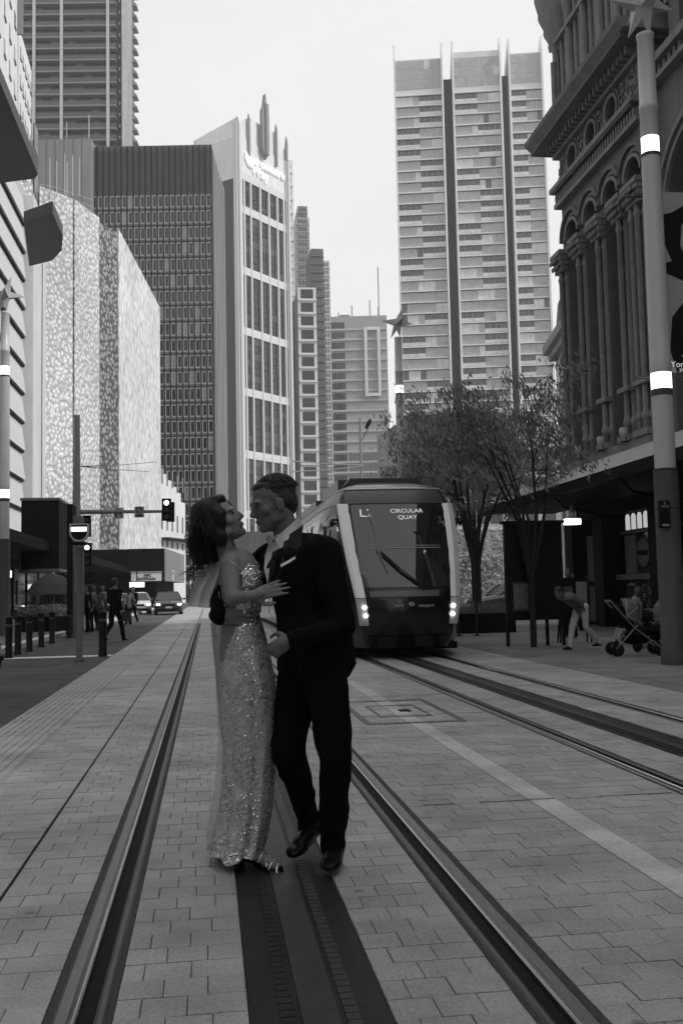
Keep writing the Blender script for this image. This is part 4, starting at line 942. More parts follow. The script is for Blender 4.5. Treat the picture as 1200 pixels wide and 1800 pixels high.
# planter at left edge
t = thing('planter', 'dark round planter with clipped shrub at the left edge on the asphalt', 'planter', (-3.05, 14.0, -.01)); mb = MB(); mb.lathe([(.2,0),(.24,.1),(.3,.42),(.33,.45),(.33,.5),(.28,.5),(.26,.44),(.0001,.44)], n=20); mb.obj('pot', m_bol, t)
def leafball(mb, c, r, n, s, rs, flat=1):
    for k in range(n):
        d = Vector((rs.gauss(0,1), rs.gauss(0,1), rs.gauss(0,1))).normalized()*(rs.random()**.4); p = Vector((c[0]+d.x*r[0], c[1]+d.y*r[1], c[2]+d.z*r[2]))
        a = Vector((rs.gauss(0,1), rs.gauss(0,1), rs.gauss(0,1)*flat)).normalized(); b = a.orthogonal().normalized()
        l = s*rs.uniform(.6,1.3); mb.add([p-a*l*.5, p+b*l*.22, p+a*l*.5, p-b*l*.22], [(0,1,2,3)])
m_leaf = mat('foliage', .22, rough=.6, var=.5, scale=1.5); m_leafl = mat('foliage_pale', .28, rough=.6, var=.4, scale=1.5); m_bark = mat('bark', .035, rough=.9, var=.3, scale=8)
rs = random.Random(9); mb = MB(); leafball(mb, (0,0,.6), (.3,.3,.2), 900, .07, rs); mb.obj('shrub', m_leafl, t)
# long planter trough behind the tram on the right
p = at(850, 1112, Z=0); t = thing('trough_planter', 'long dark trough planter with grasses between the tram and the info stand', 'planter', (p.x, p.y, 0)); box(-.85,.85,-.3,.3,0,.55).obj('trough', m_bol, t)
mb = MB()
for k in range(700):
    x, y = rs.uniform(-.8,.8), rs.uniform(-.26,.26); l = rs.uniform(.15,.4); dx, dy = rs.gauss(0,.08), rs.gauss(0,.08); mb.add([(x-.008,y,.54),(x+.008,y,.54),(x+dx,y+dy,.54+l)], [(0,1,2)])
mb.obj('grasses', m_leaf, t)
for px, lab in ((838, 'slim dark post in front of the trough planter'), (806, 'slim dark post right beside the tram nose')):
    p = at(px, 1118, Z=0); t = thing('slim_post', lab, 'post', (p.x, p.y, 0)); mb = MB(); mb.lathe([(.05,0),(.05,.03),(.03,.04),(.03,1.0),(.0001,1.02)], n=10); mb.obj('shaft', m_bol, t); mb = MB(); mb.lathe([(.09,0),(.09,.02)], n=12); mb.obj('foot', m_bol, t)
# information stand: black cabinet on legs with a map
t = thing('info_stand', 'tall black information cabinet on thin legs with a pale map panel', 'information stand', (6.95, 20.75, 0), R(-6))
box(-.62,.62,-.09,.09,.55,2.62).obj('cabinet', m_bol, t); box(-.47,-.12,-.105,-.0905,.80,1.32).obj('map_panel', mat('map_grey', .17, var=.5, scale=9), t); box(-.5,-.09,-.104,-.0902,.76,.799).obj('panel_frame', m_postdk, t); box(-.5,-.09,-.104,-.0902,1.321,1.36).obj('panel_frame', m_postdk, t)
for x in (-.6, .25, .6): box(x-.035, x+.035, -.03, .03, 0, .549).obj('leg', m_bol, t)
box(-.68,.68,-.13,.13,2.621,2.68).obj('roof', m_bol, t)
t = thing('notice_stand', 'small easel sign with pale leaflets just right of the big info cabinet', 'notice board', (8.1, 21.5, 0), R(-8)); box(-.36,.36,-.03,.03,.75,1.45).obj('board', m_bol, t); box(.06,.3,-.04,-.031,.85,1.35).obj('leaflet', mat('leaflet', .28), t); box(-.28,-.02,-.04,-.031,.9,1.25).obj('leaflet', mat('leaflet_dk', .14), t)
for x in (-.3,.3): mb = MB(); mb.tube([(x,0,.76),(x*1.15,-.12,0)], .02, 6); mb.tube([(x,0,.76),(x*1.1,.25,0)], .02, 6); mb.obj('leg', m_bol, t)

# tram catenary pole and span wires far ahead
p = at(640, 1060, Y=70); zt = at(640, 735, Y=70).z; t = thing('catenary_pole', 'slender pale pole behind the tram with a dark camera on top', 'pole', (p.x, 70, 0)); mb = MB(); mb.lathe([(.12,0),(.09,zt)], n=10); mb.obj('shaft', m_grey, t)
c = at(647, 745, Y=70)-Vector((p.x,70,0)); mb = MB(); mb.ell(c, (.15,.2,.42), Matrix.Rotation(R(28),3,'Y')); mb.tube([c-Vector((0,0,.3)), Vector((0,0,c.z-1.4))], .03, 5); mb.obj('camera_head', m_black, t)
def wire(name, lab, pts, r):
    mb = MB(); mb.tube(pts, r, 5); o = mb.obj(name, m_grey, None); tag(o, lab, 'cable'); return o
wire('span_wire', 'upper thin span wire strung from the grey traffic pole across the street', [at(143,820,Y=33), at(205,818,Y=45), at(276,812,Y=60)], .02)
wire('span_wire', 'lower thin span wire sagging slightly from the traffic pole', [at(143,820,Y=33), at(200,825,Y=45), at(262,829,Y=60)], .02)
wire('span_wire', 'upper of the wires reaching the slender pole behind the tram', [at(515,811,Y=50), at(580,815,Y=60), at(640,818,Y=70)], .035)
wire('span_wire', 'lower of the wires reaching the slender pole behind the tram', [at(515,829,Y=50), at(580,826,Y=60), at(640,819,Y=70)], .03)

# ================================================================== TREES
def tree(x, y, h, seed, label, spread, nleaf, m, lean=(0,0), z0=0, cr=.38, trunk_r=.07, stems=4, ls=1.0, lo=.56):
    rs = random.Random(seed); t = thing('street_tree', label, 'tree', (x, y, z0), 0, 'street trees on the right footpath')
    tr = MB(); tips = []
    for s in range(stems):
        a = 2*PI*s/stems+rs.uniform(-.4,.4); e = rs.uniform(.45,1.0)*spread*.6
        mid = Vector((math.cos(a)*e*.35, math.sin(a)*e*.35, h*rs.uniform(.42,.5))); end = Vector((math.cos(a)*e+lean[0], math.sin(a)*e+lean[1], h*rs.uniform(.72,.95)))
        tr.tube([(0,0,0),(rs.uniform(-.03,.03),rs.uniform(-.03,.03),h*.25), mid, (mid+end)/2+Vector((rs.uniform(-.1,.1),rs.uniform(-.1,.1),.1)), end], [trunk_r,trunk_r*.8,trunk_r*.5,trunk_r*.3,.008], 8)
        for b in range(7):
            f_ = rs.uniform(.05,1); st = mid.lerp(end, f_); aa = a+rs.uniform(-1.5,1.5); L = spread*rs.uniform(.25,.6)
            e2 = st+Vector((math.cos(aa)*L, math.sin(aa)*L, rs.uniform(-.05,.35)*h*.3)); tr.tube([st,(st+e2)/2+Vector((0,0,.08)),e2], [trunk_r*.22,trunk_r*.14,.004], 5); tips += [q_ for q_ in (e2, (st+e2)/2, e2+(e2-st)*.25) if q_.z > h*lo]
    tr.obj('trunk', m_bark, t)
    mb = MB(); k = 0
    for tp in tips*1:
        for c in range(4):
            cc = tp+Vector((rs.gauss(0,.34)*spread*.5, rs.gauss(0,.34)*spread*.5, rs.gauss(-.02,.14)*h*.4))
            for l in range(int(nleaf/(len(tips)*4)*rs.choice((.1,.4,1,1,2.2)))):
                p = cc+Vector((rs.gauss(0,.17), rs.gauss(0,.17), rs.gauss(0,.11)))
                d = Vector((rs.gauss(.35,.4), rs.gauss(0,.4), -.9+rs.gauss(0,.35))).normalized(); sd_ = d.orthogonal().normalized(); sd_ = Matrix.Rotation(rs.uniform(0,PI),3,d) @ sd_
                L = rs.uniform(.10,.2)*ls; mb.add([p, p+d*L*.45+sd_*.021*ls, p+d*L, p+d*L*.45-sd_*.021*ls], [(0,1,2,3)])
    mb.obj('crown', m, t); return t
tree(6.75, 20.3, 5.7, 1, 'multi-stemmed street tree beside the black info cabinet with feathery drooping leaves', 1.6, 6500, m_leaf, lean=(-.45,0), stems=6, ls=.95, lo=.74)
tree(7.9, 29, 7.7, 2, 'street tree standing behind the trough planter', 2.7, 8500, m_leafl, lean=(.3,0), ls=1.25, stems=5, trunk_r=.1)
tree(10.2, 37, 8.8, 3, 'paler dense tree crowding the far corner of the market hall', 2.6, 16000, m_leafl, stems=5, trunk_r=.12)
tree(8.6, 35, 8.2, 5, 'street tree whose crown brushes the far star lamp post behind the tram', 2.1, 7000, m_leafl, stems=5, trunk_r=.09, ls=1.3)
# hedge mass beyond
mb = MB(); rs = random.Random(12)
leafball(mb, (13.5, 52, 2.2), (5.2, 1.5, 2.6), 12000, .22, rs); o = mb.obj('hedge', m_leafl); tag(o, 'soft mass of shrubs and low trees behind the parked dark car', 'shrubs'); 
# bare twigs reaching in at the upper left
t = thing('bare_tree', 'bare twiggy branches reaching in from the left edge in front of the hoods', 'tree', (-9.4, 27, .1)); mb = MB(); rs = random.Random(21)
mb.tube([(0,0,0),(.1,0,3),(0,0,7),(-.3,.2,11)], [.14,.1,.07,.04], 8)
for k in range(34):
    z = rs.uniform(7,14.5); s = Vector((-.2,.1,min(z,10.8)-1)); e = Vector((rs.uniform(-.6,1.35), rs.uniform(-.5,.5), z)); mdp = (s+e)/2+Vector((rs.uniform(-.2,.2),0,rs.uniform(-.2,.3))); mb.tube([s,mdp,e],[.02,.012,.003],4)
    for j in range(3): e2 = e+Vector((rs.uniform(-.1,.7), rs.uniform(-.3,.3), rs.uniform(.1,.9))); mb.tube([mdp.lerp(e,.6),e2],[.008,.002],4)
mb.obj('branches', m_bark, t)
# ================================================================== TRAM
m_tb = mat('tram_black', .008, rough=.2, var=.2, coat=.15, spec=.35); m_tg = glass('tram_glass', .012, rough=.02, spec=.9); m_trim2 = mat('tram_silver', .62, rough=.3, metal=.3, var=.06)
m_brow = mat('tram_brow', .05, rough=.3, var=.1); m_tg2 = glass('tram_side_glass', .02, rough=.05, spec=.8); m_head = mat('headlight', .9, emit=3.5); m_led = mat('led_text', .7, emit=.30)
tram = thing('tram', 'black city tram facing us with silver corner strips, lit headlights and route display', 'tram', (3.62, 17.75, 0))
LV = [(.20,.72,.22),(.40,.80,.06),(.62,.83,.0),(.90,.86,-.02),(1.12,.885,.02),(1.28,.905,.10),(1.6,.945,.26),(2.0,.985,.48),(2.4,1.015,.72),(2.75,1.03,.95),(2.95,1.03,1.1),(3.12,1.0,1.24),(3.26,.93,1.42),(3.34,.82,1.75)]
def lerp3(z):
    if z <= LV[0][0]: return LV[0][1], LV[0][2]
    for a, b in zip(LV[:-1], LV[1:]):
        if z <= b[0]: s = (z-a[0])/(b[0]-a[0]); return a[1]+(b[1]-a[1])*s, a[2]+(b[2]-a[2])*s
    return LV[-1][1], LV[-1][2]
def front(s, z, off=0):     # s in -1..1 across the nose
    hw, yf = lerp3(z); return Vector((s*hw, yf+.16*s*s-off, z))
TL = 33.0
def side(sgn, u, z, off=0):  # u in 0..1 from nose corner back along the curved flank
    hw, yf = lerp3(z); full = 1.325 if z < 2.6 else 1.325-(z-2.6)*.25 if z < 3.2 else 1.1-(z-3.2)*1.2
    y0 = yf+.16; y1 = 2.9; x = hw+(full-hw)*(1-(1-u)**2.2); y = y0+(y1-y0)*u; return Vector((sgn*(x+off), y-off*.3, z))
mb = MB(); rows = []
zs = [l[0] for l in LV]
for z in zs:
    r = [Vector((-side(1,1,z).x, TL, z))]+[side(-1,u,z) for u in (1,.8,.6,.45,.3,.2,.1,.04)]+[front(s,z) for s in (-1,-.75,-.5,-.25,0,.25,.5,.75,1)]+[side(1,u,z) for u in (.04,.1,.2,.3,.45,.6,.8,1)]+[Vector((side(1,1,z).x, TL, z))]
    rows.append(r)
mb.grid(rows); rf = [Vector((p.x*.6, max(p.y, 2.1) if p.y < 10 else p.y, 3.42)) for p in rows[-1]]; mb.grid([rows[-1], rf, [Vector((0, p.y, 3.45)) for p in rf]])
mb.obj('body', m_tb, tram)
def fpatch(name, m, z0, z1, s0, s1, off, nz=10, ns=9, th=.01, inset=None):
    rows = []
    for i in range(nz+1):
        z = z0+(z1-z0)*i/nz; e = (inset(i/nz) if inset else 0); rows.append([front(s0+e+(s1-s0-2*e)*k/ns, z, off) for k in range(ns+1)])
    mb = MB(); mb.grid(rows); mb.grid([[p+Vector((0,th,0)) for p in r] for r in rows[::-1]]); return mb.obj(name, m, tram)
fpatch('windscreen', m_tg, 1.30, 2.90, -.86, .86, .012)
fpatch('brow_panel', m_brow, 2.93, 3.2, -.95, .95, .012, 4)
fpatch('lower_panel', m_tb, .5, 1.08, -.86, .86, .012, 6)
fpatch('bumper_trim', mat('tram_dkgrey', .09, rough=.3), 1.13, 1.24, -.8, .62, .02, 2)
fpatch('skirt', m_tb, .2, .42, -.95, .95, .02, 2)
fpatch('waist_line', mat('tram_line', .3, rough=.3), 2.03, 2.045, -.72, .72, .02, 1); fpatch('waist_line', mat('tram_line', .3), 2.075, 2.085, -.72, .72, .02, 1)
# roof rim
mb = MB(); pts = [side(-1,.5,3.22,.01)]+[front(s,3.235,.015) for s in (-1,-.6,-.2,.2,.6,1)]+[side(1,.5,3.22,.01)]; mb.tube(pts, .022, 8); mb.obj('roof_rim', m_trim2, tram)
# silver strips at both front corners, headlights in their feet
for sg in (-1, 1):
    rows = []; zz = [.66,.8,1.0,1.2,1.5,1.8,2.1,2.4,2.7,2.93]
    def strip_rows(zz, w0, off):
        return [[front(sg*1.0, z, off)+Vector((sg*dx*w0*(.75+.25*min(1,(z-.6)/1.2)), abs(dx)*.0+ (0 if dx < .5 else .03), 0)) for dx in (-1.05,-.9,-.1,.1,.9)] for z in zz]
    for nm, zr, m_ in (('corner_strip', [1.12,1.3,1.5,1.8,2.1,2.4,2.7,2.93], m_trim2), ('headlight_housing', [.62,.75,.9,1.0,1.11], mat('headlight_housing', .42, rough=.25))):
        mb = MB(); r_ = strip_rows(zr, .115, .03); 
        if sg < 0: r_ = [q[::-1] for q in r_]
        mb.grid(r_); mb.grid([[p+Vector((0,.035,0)) for p in q] for q in r_[::-1]]); hh = mb.obj(nm, m_, tram)
    for z in (.80, .95):
        p = front(sg*1.0, z, .045)-Vector((sg*.045,0,0)); mb = MB(); mb.lathe([(.036,0),(.036,.03),(.02,.035)], n=14); o = mb.obj('headlight', m_head, hh); o.location = p+Vector((0,0,0)); o.rotation_euler = (PI/2,0,0)
    # side window strip and lower panels
    rows = [[side(sg,u,z,.008) for u in (.16,.3,.45,.6,.8,1)]+[Vector((sg*(side(1,1,z).x+.008), y, z)) for y in (5,8,12,17,24,TL-.5)] for z in (1.15,1.5,2.0,2.5,2.75)]
    if sg < 0: rows = [r[::-1] for r in rows]
    mb = MB(); mb.grid(rows); mb.obj('side_glazing', m_tg2, tram)
    for y in (4.2, 9.6, 15, 20.5, 26): mb = MB(); x = sg*1.33; mb.box(min(x,x+sg*.012), max(x,x+sg*.012), y, y+1.4, .42, 2.72); dr_ = mb.obj('door', m_tg, tram); mb = MB(); mb.box(min(x+sg*.013,x+sg*.02), max(x+sg*.013,x+sg*.02), y+.68, y+.72, .45, 2.7); mb.obj('door_seal', m_brow, dr_)
    mb = MB(); mb.tube([side(sg,.12,2.62,.02), side(sg,.1,2.62,.02)+Vector((sg*.14,-.06,0))], .02, 6); c = side(sg,.1,2.6,.02)+Vector((sg*.15,-.07,-.04)); mb.ell(c, (.05,.06,.08)); mb.obj('side_camera', m_tb, tram)
# side rake panel left (paler roof shoulder)
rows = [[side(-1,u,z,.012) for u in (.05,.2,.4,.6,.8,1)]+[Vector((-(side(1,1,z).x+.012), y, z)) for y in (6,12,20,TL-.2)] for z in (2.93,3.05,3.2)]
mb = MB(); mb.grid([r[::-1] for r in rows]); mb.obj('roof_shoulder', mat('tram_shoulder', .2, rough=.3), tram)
# wipers, roof gear, coupler flap, wheels under
p0 = front(.18,1.34,.03); mb = MB(); mb.tube([p0, front(-.15,1.6,.05), front(-.52,1.98,.04)], .014, 6); mb.tube([p0+Vector((.08,0,0)), front(-.08,1.6,.05), front(-.45,1.98,.04)], .01, 6); mb.obj('wiper', m_black, tram)
mb = MB(); mb.tube([front(-.62,2.86,.03), front(-.50,2.5,.05), front(-.5,2.0,.05), front(-.38,1.6,.05)], .013, 6); mb.obj('wiper_blade', mat('wiper_grey', .3), tram)
mb = MB(); mb.box(-.85,.85,3.2,6.0,3.4,3.62); mb.prism([(-.8,3.42),(.8,3.42),(.7,3.56),(-.7,3.56)], 2.4, 3.19, 'y'); mb.obj('roof_equipment', m_brow, tram)
for k in range(4): box(-.8,.8,8+6*k,12+6*k,3.4,3.62).obj('roof_unit', m_brow, tram)
for y in (3.2, 6, 14, 16, 24, 26):
    for sg in (-1,1): mb = MB(); mb.lathe([(.29,0),(.29,.09),(.2,.1)], n=18); o = mb.obj('wheel', m_black, tram); o.location = (sg*.7, y, .3); o.rotation_euler = (0,PI/2*sg,0)
box(-1.1,1.1,1.0,TL-.5,.12,.25).obj('underframe', m_black, tram)
def ftext(s, size, sx_, z, m_, off=.02):
    p = front(sx_, z, off); q = front(sx_, z+.1, off); tilt = math.atan2(q.y-p.y, .1); text(s, size, 'destination_text' if size > .1 else 'lettering', m_, tram, textM(p, 0, -tilt), .001)
ftext('L2', .27, -.60, 2.72, m_led); ftext('CIRCULAR', .135, .16, 2.76, m_led); ftext('QUAY', .135, .16, 2.63, m_led)
m_logo = mat('logo_pale', .45)
ftext('NSW', .075, -.24, .97, m_logo); ftext('Transport', .085, .31, .965, m_logo)
p = front(-.24, 1.03, .024); mb = MB()
for k in range(7): a = PI*k/6; mb.prism([(p.x-.01,p.z-.01),(p.x+.055*math.cos(a)-.012,p.z+.045*math.sin(a)),(p.x+.055*math.cos(a+.3),p.z+.045*math.sin(a+.3)+.01)], p.y-.004, p.y, 'y')
mb.obj('flower_emblem', m_logo, tram)
p = front(.02, .98, .026); mb = MB(); ring(mb, p.x, p.z-.01, .035, .062, p.y-.004, p.y, .1, PI*.9, 12); ring(mb, p.x+.0, p.z-.02, .0, .03, p.y-.004, p.y, 0, PI, 10); mb.obj('swoosh_emblem', m_logo, tram)
# wheelchair symbol right side top
p = front(.80, 2.52, .03); mb = MB(); ring(mb, p.x, p.z-.02, .05, .062, p.y-.006, p.y-.002, PI*.9, PI*2.4, 14); mb.tube([(p.x-.02,p.y-.005,p.z+.09),(p.x-.015,p.y-.005,p.z),(p.x+.05,p.y-.005,p.z),(p.x+.08,p.y-.005,p.z-.07)], .007, 5); mb.ell((p.x-.02,p.y-.005,p.z+.11),(.015,.005,.015)); mb.obj('wheelchair_symbol', m_logo, tram)
# inside: driver cab posts and pale ceiling glimpsed
mb = MB(); 
mb.tube([front(.45,1.9,-.3), front(.3,2.7,-.2)], .02, 6); mb.obj('cab_post', m_brow, tram)

# ================================================================== CARS
def car(name, lab, x, y, rz, body, taxi=False, suv=False, lights=True):
    t = thing(name, lab, 'car', (x, y, -.01), rz)      # faces local -Y
    H = 1.62 if suv else 1.44; Wd = .92; L = 4.6
    prof = [(0,.35),(.0,.62),(.12,.78),(1.05,.92),(1.15,.95)] ; mb = MB()
    def sec(y, z0, z1, w0, w1): return [Vector((-w0,y,z0)),Vector((-w0,y,z0+(z1-z0)*.6)),Vector((-w1,y,z1)),Vector((w1,y,z1)),Vector((w0,y,z0+(z1-z0)*.6)),Vector((w0,y,z0))]
    ys = [(0,.32,.56,.72,.6),(.06,.24,.68,.82,.72),(.3,.2,.80,.89,.8),(.9,.2,.90,.92,.84),(1.25,.2,.95,.92,.84),(3.6,.2,.97,.92,.84),(4.3,.22,.98,.88,.78),(4.6,.32,.85,.8,.68)]
    rows = [sec(a,b,c,d,e) for a,b,c,d,e in ys]; mb.grid(rows, closed=True); mb.add(rows[0], [tuple(range(6))]); mb.add(rows[-1], [tuple(range(5,-1,-1))]); mb.obj('body', body, t)
    c0_, c1_, c2_, c3_ = ((1.1,.93),(1.75,H-.02),(3.3,H),(4.2,.97)) if not suv else ((1.1,.95),(1.7,H-.03),(4.0,H),(4.45,.97))
    mb = MB(); r = [[Vector((-.80,c0_[0],c0_[1])),Vector((.80,c0_[0],c0_[1]))],[Vector((-.6,c1_[0],c1_[1]-.04)),Vector((.6,c1_[0],c1_[1]-.04))]]
    A = [Vector((-.84,c0_[0],.94)),Vector((.84,c0_[0],.94)),Vector((.84,c3_[0],.94)),Vector((-.84,c3_[0],.94))]; B = [Vector((-.62,c1_[0],c1_[1])),Vector((.62,c1_[0],c1_[1])),Vector((.62,c2_[0],c2_[1])),Vector((-.62,c2_[0],c2_[1]))]
    mb.add(A+B, [(0,1,5,4),(1,2,6,5),(2,3,7,6),(3,0,4,7)]); mb.obj('windows', m_tg2, t)
    mb = MB(); mb.add([v+Vector((0,0,.005)) for v in B]+[v*1+Vector((0,0,.05)) for v in [B[0]*.0+Vector((-.55,c1_[0]+.15,c1_[1])),Vector((.55,c1_[0]+.15,c1_[1])),Vector((.55,c2_[0]-.15,c2_[1])),Vector((-.55,c2_[0]-.15,c2_[1]))]], [(0,1,5,4),(1,2,6,5),(2,3,7,6),(3,0,4,7),(4,5,6,7)])
    for i in range(4): mb.tube([A[i]+Vector((0,0,.01)), B[i]+Vector((0,0,.01))], .035, 5)
    for sx in (-1,1): mb.tube([(sx*.75,2.6,.96),(sx*.64,2.6,H-.0)], .03, 5)
    mb.obj('roof', body, t)
    for sx in (-1,1):
        for yy in (.85, 3.65):
            mb = MB(); mb.lathe([(.1,0),(.32,.01),(.33,.06),(.33,.19),(.3,.21),(.1,.21)], n=18); o = mb.obj('wheel', m_black, t); o.location = (sx*.9-(.21 if sx > 0 else 0), yy, .33); o.rotation_euler = (0,PI/2,0); mb = MB(); mb.lathe([(.03,-.012),(.2,-.006),(.21,.222),(.03,.225)], n=14); mb.obj('rim', m_trim2, o)
        o = box(-.12,.12,-.03,.03,-.055,.055).obj('headlight', m_head if lights else m_trim2, t); o.location = (sx*.66, .03, .66)
        o = box(-.09,.09,-.05,.05,-.06,.06).obj('mirror', body, t); o.location = (sx*1.0, 1.45, 1.0)
    box(-.4,.4,-.02,.06,.56,.68).obj('grille', m_black, t); box(-.7,.7,-.05,.05,.26,.40).obj('bumper', m_black, t); box(-.2,.2,-.07,-.051,.42,.53).obj('number_plate', m_pale, t)
    if taxi: box(-.3,.3,2.1,2.3,H+.05,H+.2).obj('roof_light', m_lit, t)
    return t
m_cb = mat('car_black', .015, rough=.15, coat=.6); m_cw = mat('car_white', .5, rough=.25, coat=.5)
p = at(300, 1079, Z=0); car('dark_car', 'black car with lit headlights facing us at the end of the side road', p.x, 64, R(3), m_cb)
p = at(256, 1072, Z=0); car('pale_car', 'pale silver car with lit headlights just behind and left of the black car', -4.6, 68, R(6), m_cw, taxi=False)
car('parked_car', 'dark car seen from the side behind the trough planter right of the tram', 12.0, 45, R(-84), m_cb, lights=False)
car('far_car', 'small dark car beyond the pale silver car', -6.6, 76, R(4), m_cb)
# pushbike with rider stopped right of the tram is built with the people
# ================================================================== PEOPLE
DG = None
def fuse(mb, name, mt, parent, vox=.012, smooth=6, crease=0, cs=9, seed=0, fac=.5, cdir=(1,1,.45)):
    """one continuous skin over many overlapping closed shapes"""
    me = mb.mesh('tmp', None); o = bpy.data.objects.new('tmp', me); COL.objects.link(o)
    r = o.modifiers.new('r', 'REMESH'); r.mode = 'VOXEL'; r.voxel_size = vox; r.use_smooth_shade = True
    s = o.modifiers.new('s', 'SMOOTH'); s.factor = fac; s.iterations = smooth
    dg = bpy.context.evaluated_depsgraph_get(); me2 = bpy.data.meshes.new_from_object(o.evaluated_get(dg)); bpy.data.objects.remove(o); bpy.data.meshes.remove(me)
    if crease:
        n = len(me2.vertices); co = np.empty(n*3, 'f'); me2.vertices.foreach_get('co', co); no = np.empty(n*3, 'f'); me2.vertex_normals.foreach_get('vector', no)
        co = co.reshape(-1,3); no = no.reshape(-1,3); out = co.copy(); so_ = Vector((seed*3.1, seed*1.7, 0))
        for i in range(n):
            p = Vector((co[i][0]*cs*cdir[0], co[i][1]*cs*cdir[1], co[i][2]*cs*cdir[2]))+so_
            a = 1-abs(noise.noise(p)*2); out[i] = co[i]+no[i]*(a*a-.45)*crease
        me2.vertices.foreach_set('co', out.ravel())
    me2.materials.clear(); me2.materials.append(mt); me2.update()
    me2.polygons.foreach_set('use_smooth', [True]*len(me2.polygons))
    b = bpy.data.objects.new(name, me2); COL.objects.link(b); b.parent = parent
    return b
m_skin = mat('skin', .15, rough=.5, var=.08, scale=14, bump=.08, bscale=90); m_skinl = mat('skin_light', .2, rough=.5, var=.08, scale=14, bump=.06, bscale=90)
m_suit = mat('suit_black', .0045, rough=.85, var=.3, scale=30, spec=.10); m_shirt = mat('shirt_white', .6, rough=.8, var=.05); m_tie = mat('tie_dark', .015, rough=.5)
m_hairb = mat('hair_black', .008, rough=.5, var=.5, scale=40, spec=.3); m_hairg = mat('hair_brown', .045, rough=.45, var=.5, scale=60, stretch=(1,1,3))
m_shoe = mat('shoe_black', .006, rough=.35, spec=.22); m_eye = mat('eye_dark', .01, rough=.2); m_lip = mat('lip', .12, rough=.4)
def basis3(f, u):
    f = Vector(f).normalized(); u = Vector(u); u = (u-f*u.dot(f)).normalized(); s = f.cross(u); return Matrix((s, f, u)).transposed()   # local x = own right, y = forward, z = up
def head(mb, c, f, u, s=1.0, fem=False):
    B = basis3(f, u); c = Vector(c)
    def P(x, y, z): return c+B @ (Vector((x,y,z))*s)
    def E(x, y, z, rx, ry, rz, rot=None):
        M = B if rot is None else B @ rot
        mb.ell(P(x,y,z), (rx*s, ry*s, rz*s), M, 18, 12)
    E(0,-.015,.045,.076,.094,.084); E(0,.022,-.0,.064,.072,.088); E(0,.042,-.062,.042 if fem else .050,.042,.046)           # cranium, face, jaw
    E(0,.070,-.086,.022 if fem else .028,.022,.020)                                                 # chin
    for sx in (-1,1):
        E(sx*.040,.052,-.012,.026,.024,.026); E(sx*.052,.0,-.05,.018,.045,.028,Matrix.Rotation(R(-20),3,'X')); E(sx*.034,.080,.030,.028,.012,.010)   # cheek, jaw side, brow
        E(sx*.079,-.008,-.008,.008,.020,.032); E(sx*.084,-.016,.006,.007,.010,.014)                    # ear
    mb.cap(P(0,.086,.024), P(0,.108,-.020), .0065*s, .0100*s); E(0,.096,-.025,.0155,.010,.009)      # nose
    E(0,.086,-.048,.024,.012,.0065); E(0,.084,-.058,.020,.013,.0075)                               # lips
    return P, B
def face_bits(par, P, B, s=1.0):
    for sx in (-1,1):
        mb = MB(); mb.ell(P(sx*.031,.084,.012), (.013*s,.006*s,.0055*s), B, 10, 6); mb.obj('eye', m_eye, par)
        mb = MB(); mb.tube([P(sx*.014,.088,.030), P(sx*.032,.087,.035), P(sx*.047,.076,.031)], [.0022*s,.003*s,.0015*s], 6); mb.obj('eyebrow', m_hairb, par)
    mb = MB(); mb.tube([P(-.021,.089,-.0515), P(0,.0965,-.053), P(.021,.089,-.0515)], [.001,.0018*s,.001], 6); mb.obj('mouth', m_lip, par)
def hand(mb, wrist, d, nrm, s=1.0, curl=.5, side=1, spread=1.0, fl=1.0):
    """palm + five unequal fingers; d = direction of the fingers, nrm = back of the hand; side picks where the thumb leaves"""
    d = Vector(d).normalized(); nrm = Vector(nrm); nrm = (nrm-d*nrm.dot(d)).normalized(); x = d.cross(nrm)*side; w_ = Vector(wrist)
    def P(a, b, c): return w_+(x*a+d*b+nrm*c)*s
    M = Matrix((x, d, nrm)).transposed()
    mb.ell(P(0,.045,0), (.040*s,.054*s,.015*s), M, 14, 8); mb.cap(P(0,-.02,0), P(0,.03,0), .026*s, .026*s); mb.ell(P(-.02,.035,-.01), (.017*s,.035*s,.014*s), M, 10, 6)
    for i, (xo, L) in enumerate(((-.030,.068),(-.010,.078),(.010,.073),(.029,.057))):
        p = P(xo, .085-.006*abs(i-1), 0); ang = 0; fd = (d+x*(xo*2.0*spread)).normalized(); q = p
        for j, (k, r) in enumerate(((.46,.0088),(.30,.0078),(.24,.0068))):
            ang += curl*(.55 if j == 0 else .9); dd = fd*math.cos(ang)-nrm*math.sin(ang); q2 = q+dd*L*k*s*fl*1.05; mb.cap(q, q2, r*s, (r-.0008)*s, 10); q = q2
        mb.cap(P(xo*.9,.04,0), p, .011*s, .0092*s, 10)
    q = P(-.030,.012,-.006); a = (d*.55-x*.8-nrm*.25*(1+curl)).normalized()
    q2 = q+a*.036*s; q3 = q2+(d*.85-x*.3-nrm*.35*curl).normalized()*.030*s; q4 = q3+(d-nrm*.4*curl+x*.1).normalized()*.024*s
    mb.cap(q, q2, .0135*s, .011*s); mb.cap(q2, q3, .0105*s, .0092*s); mb.cap(q3, q4, .009*s, .0075*s)
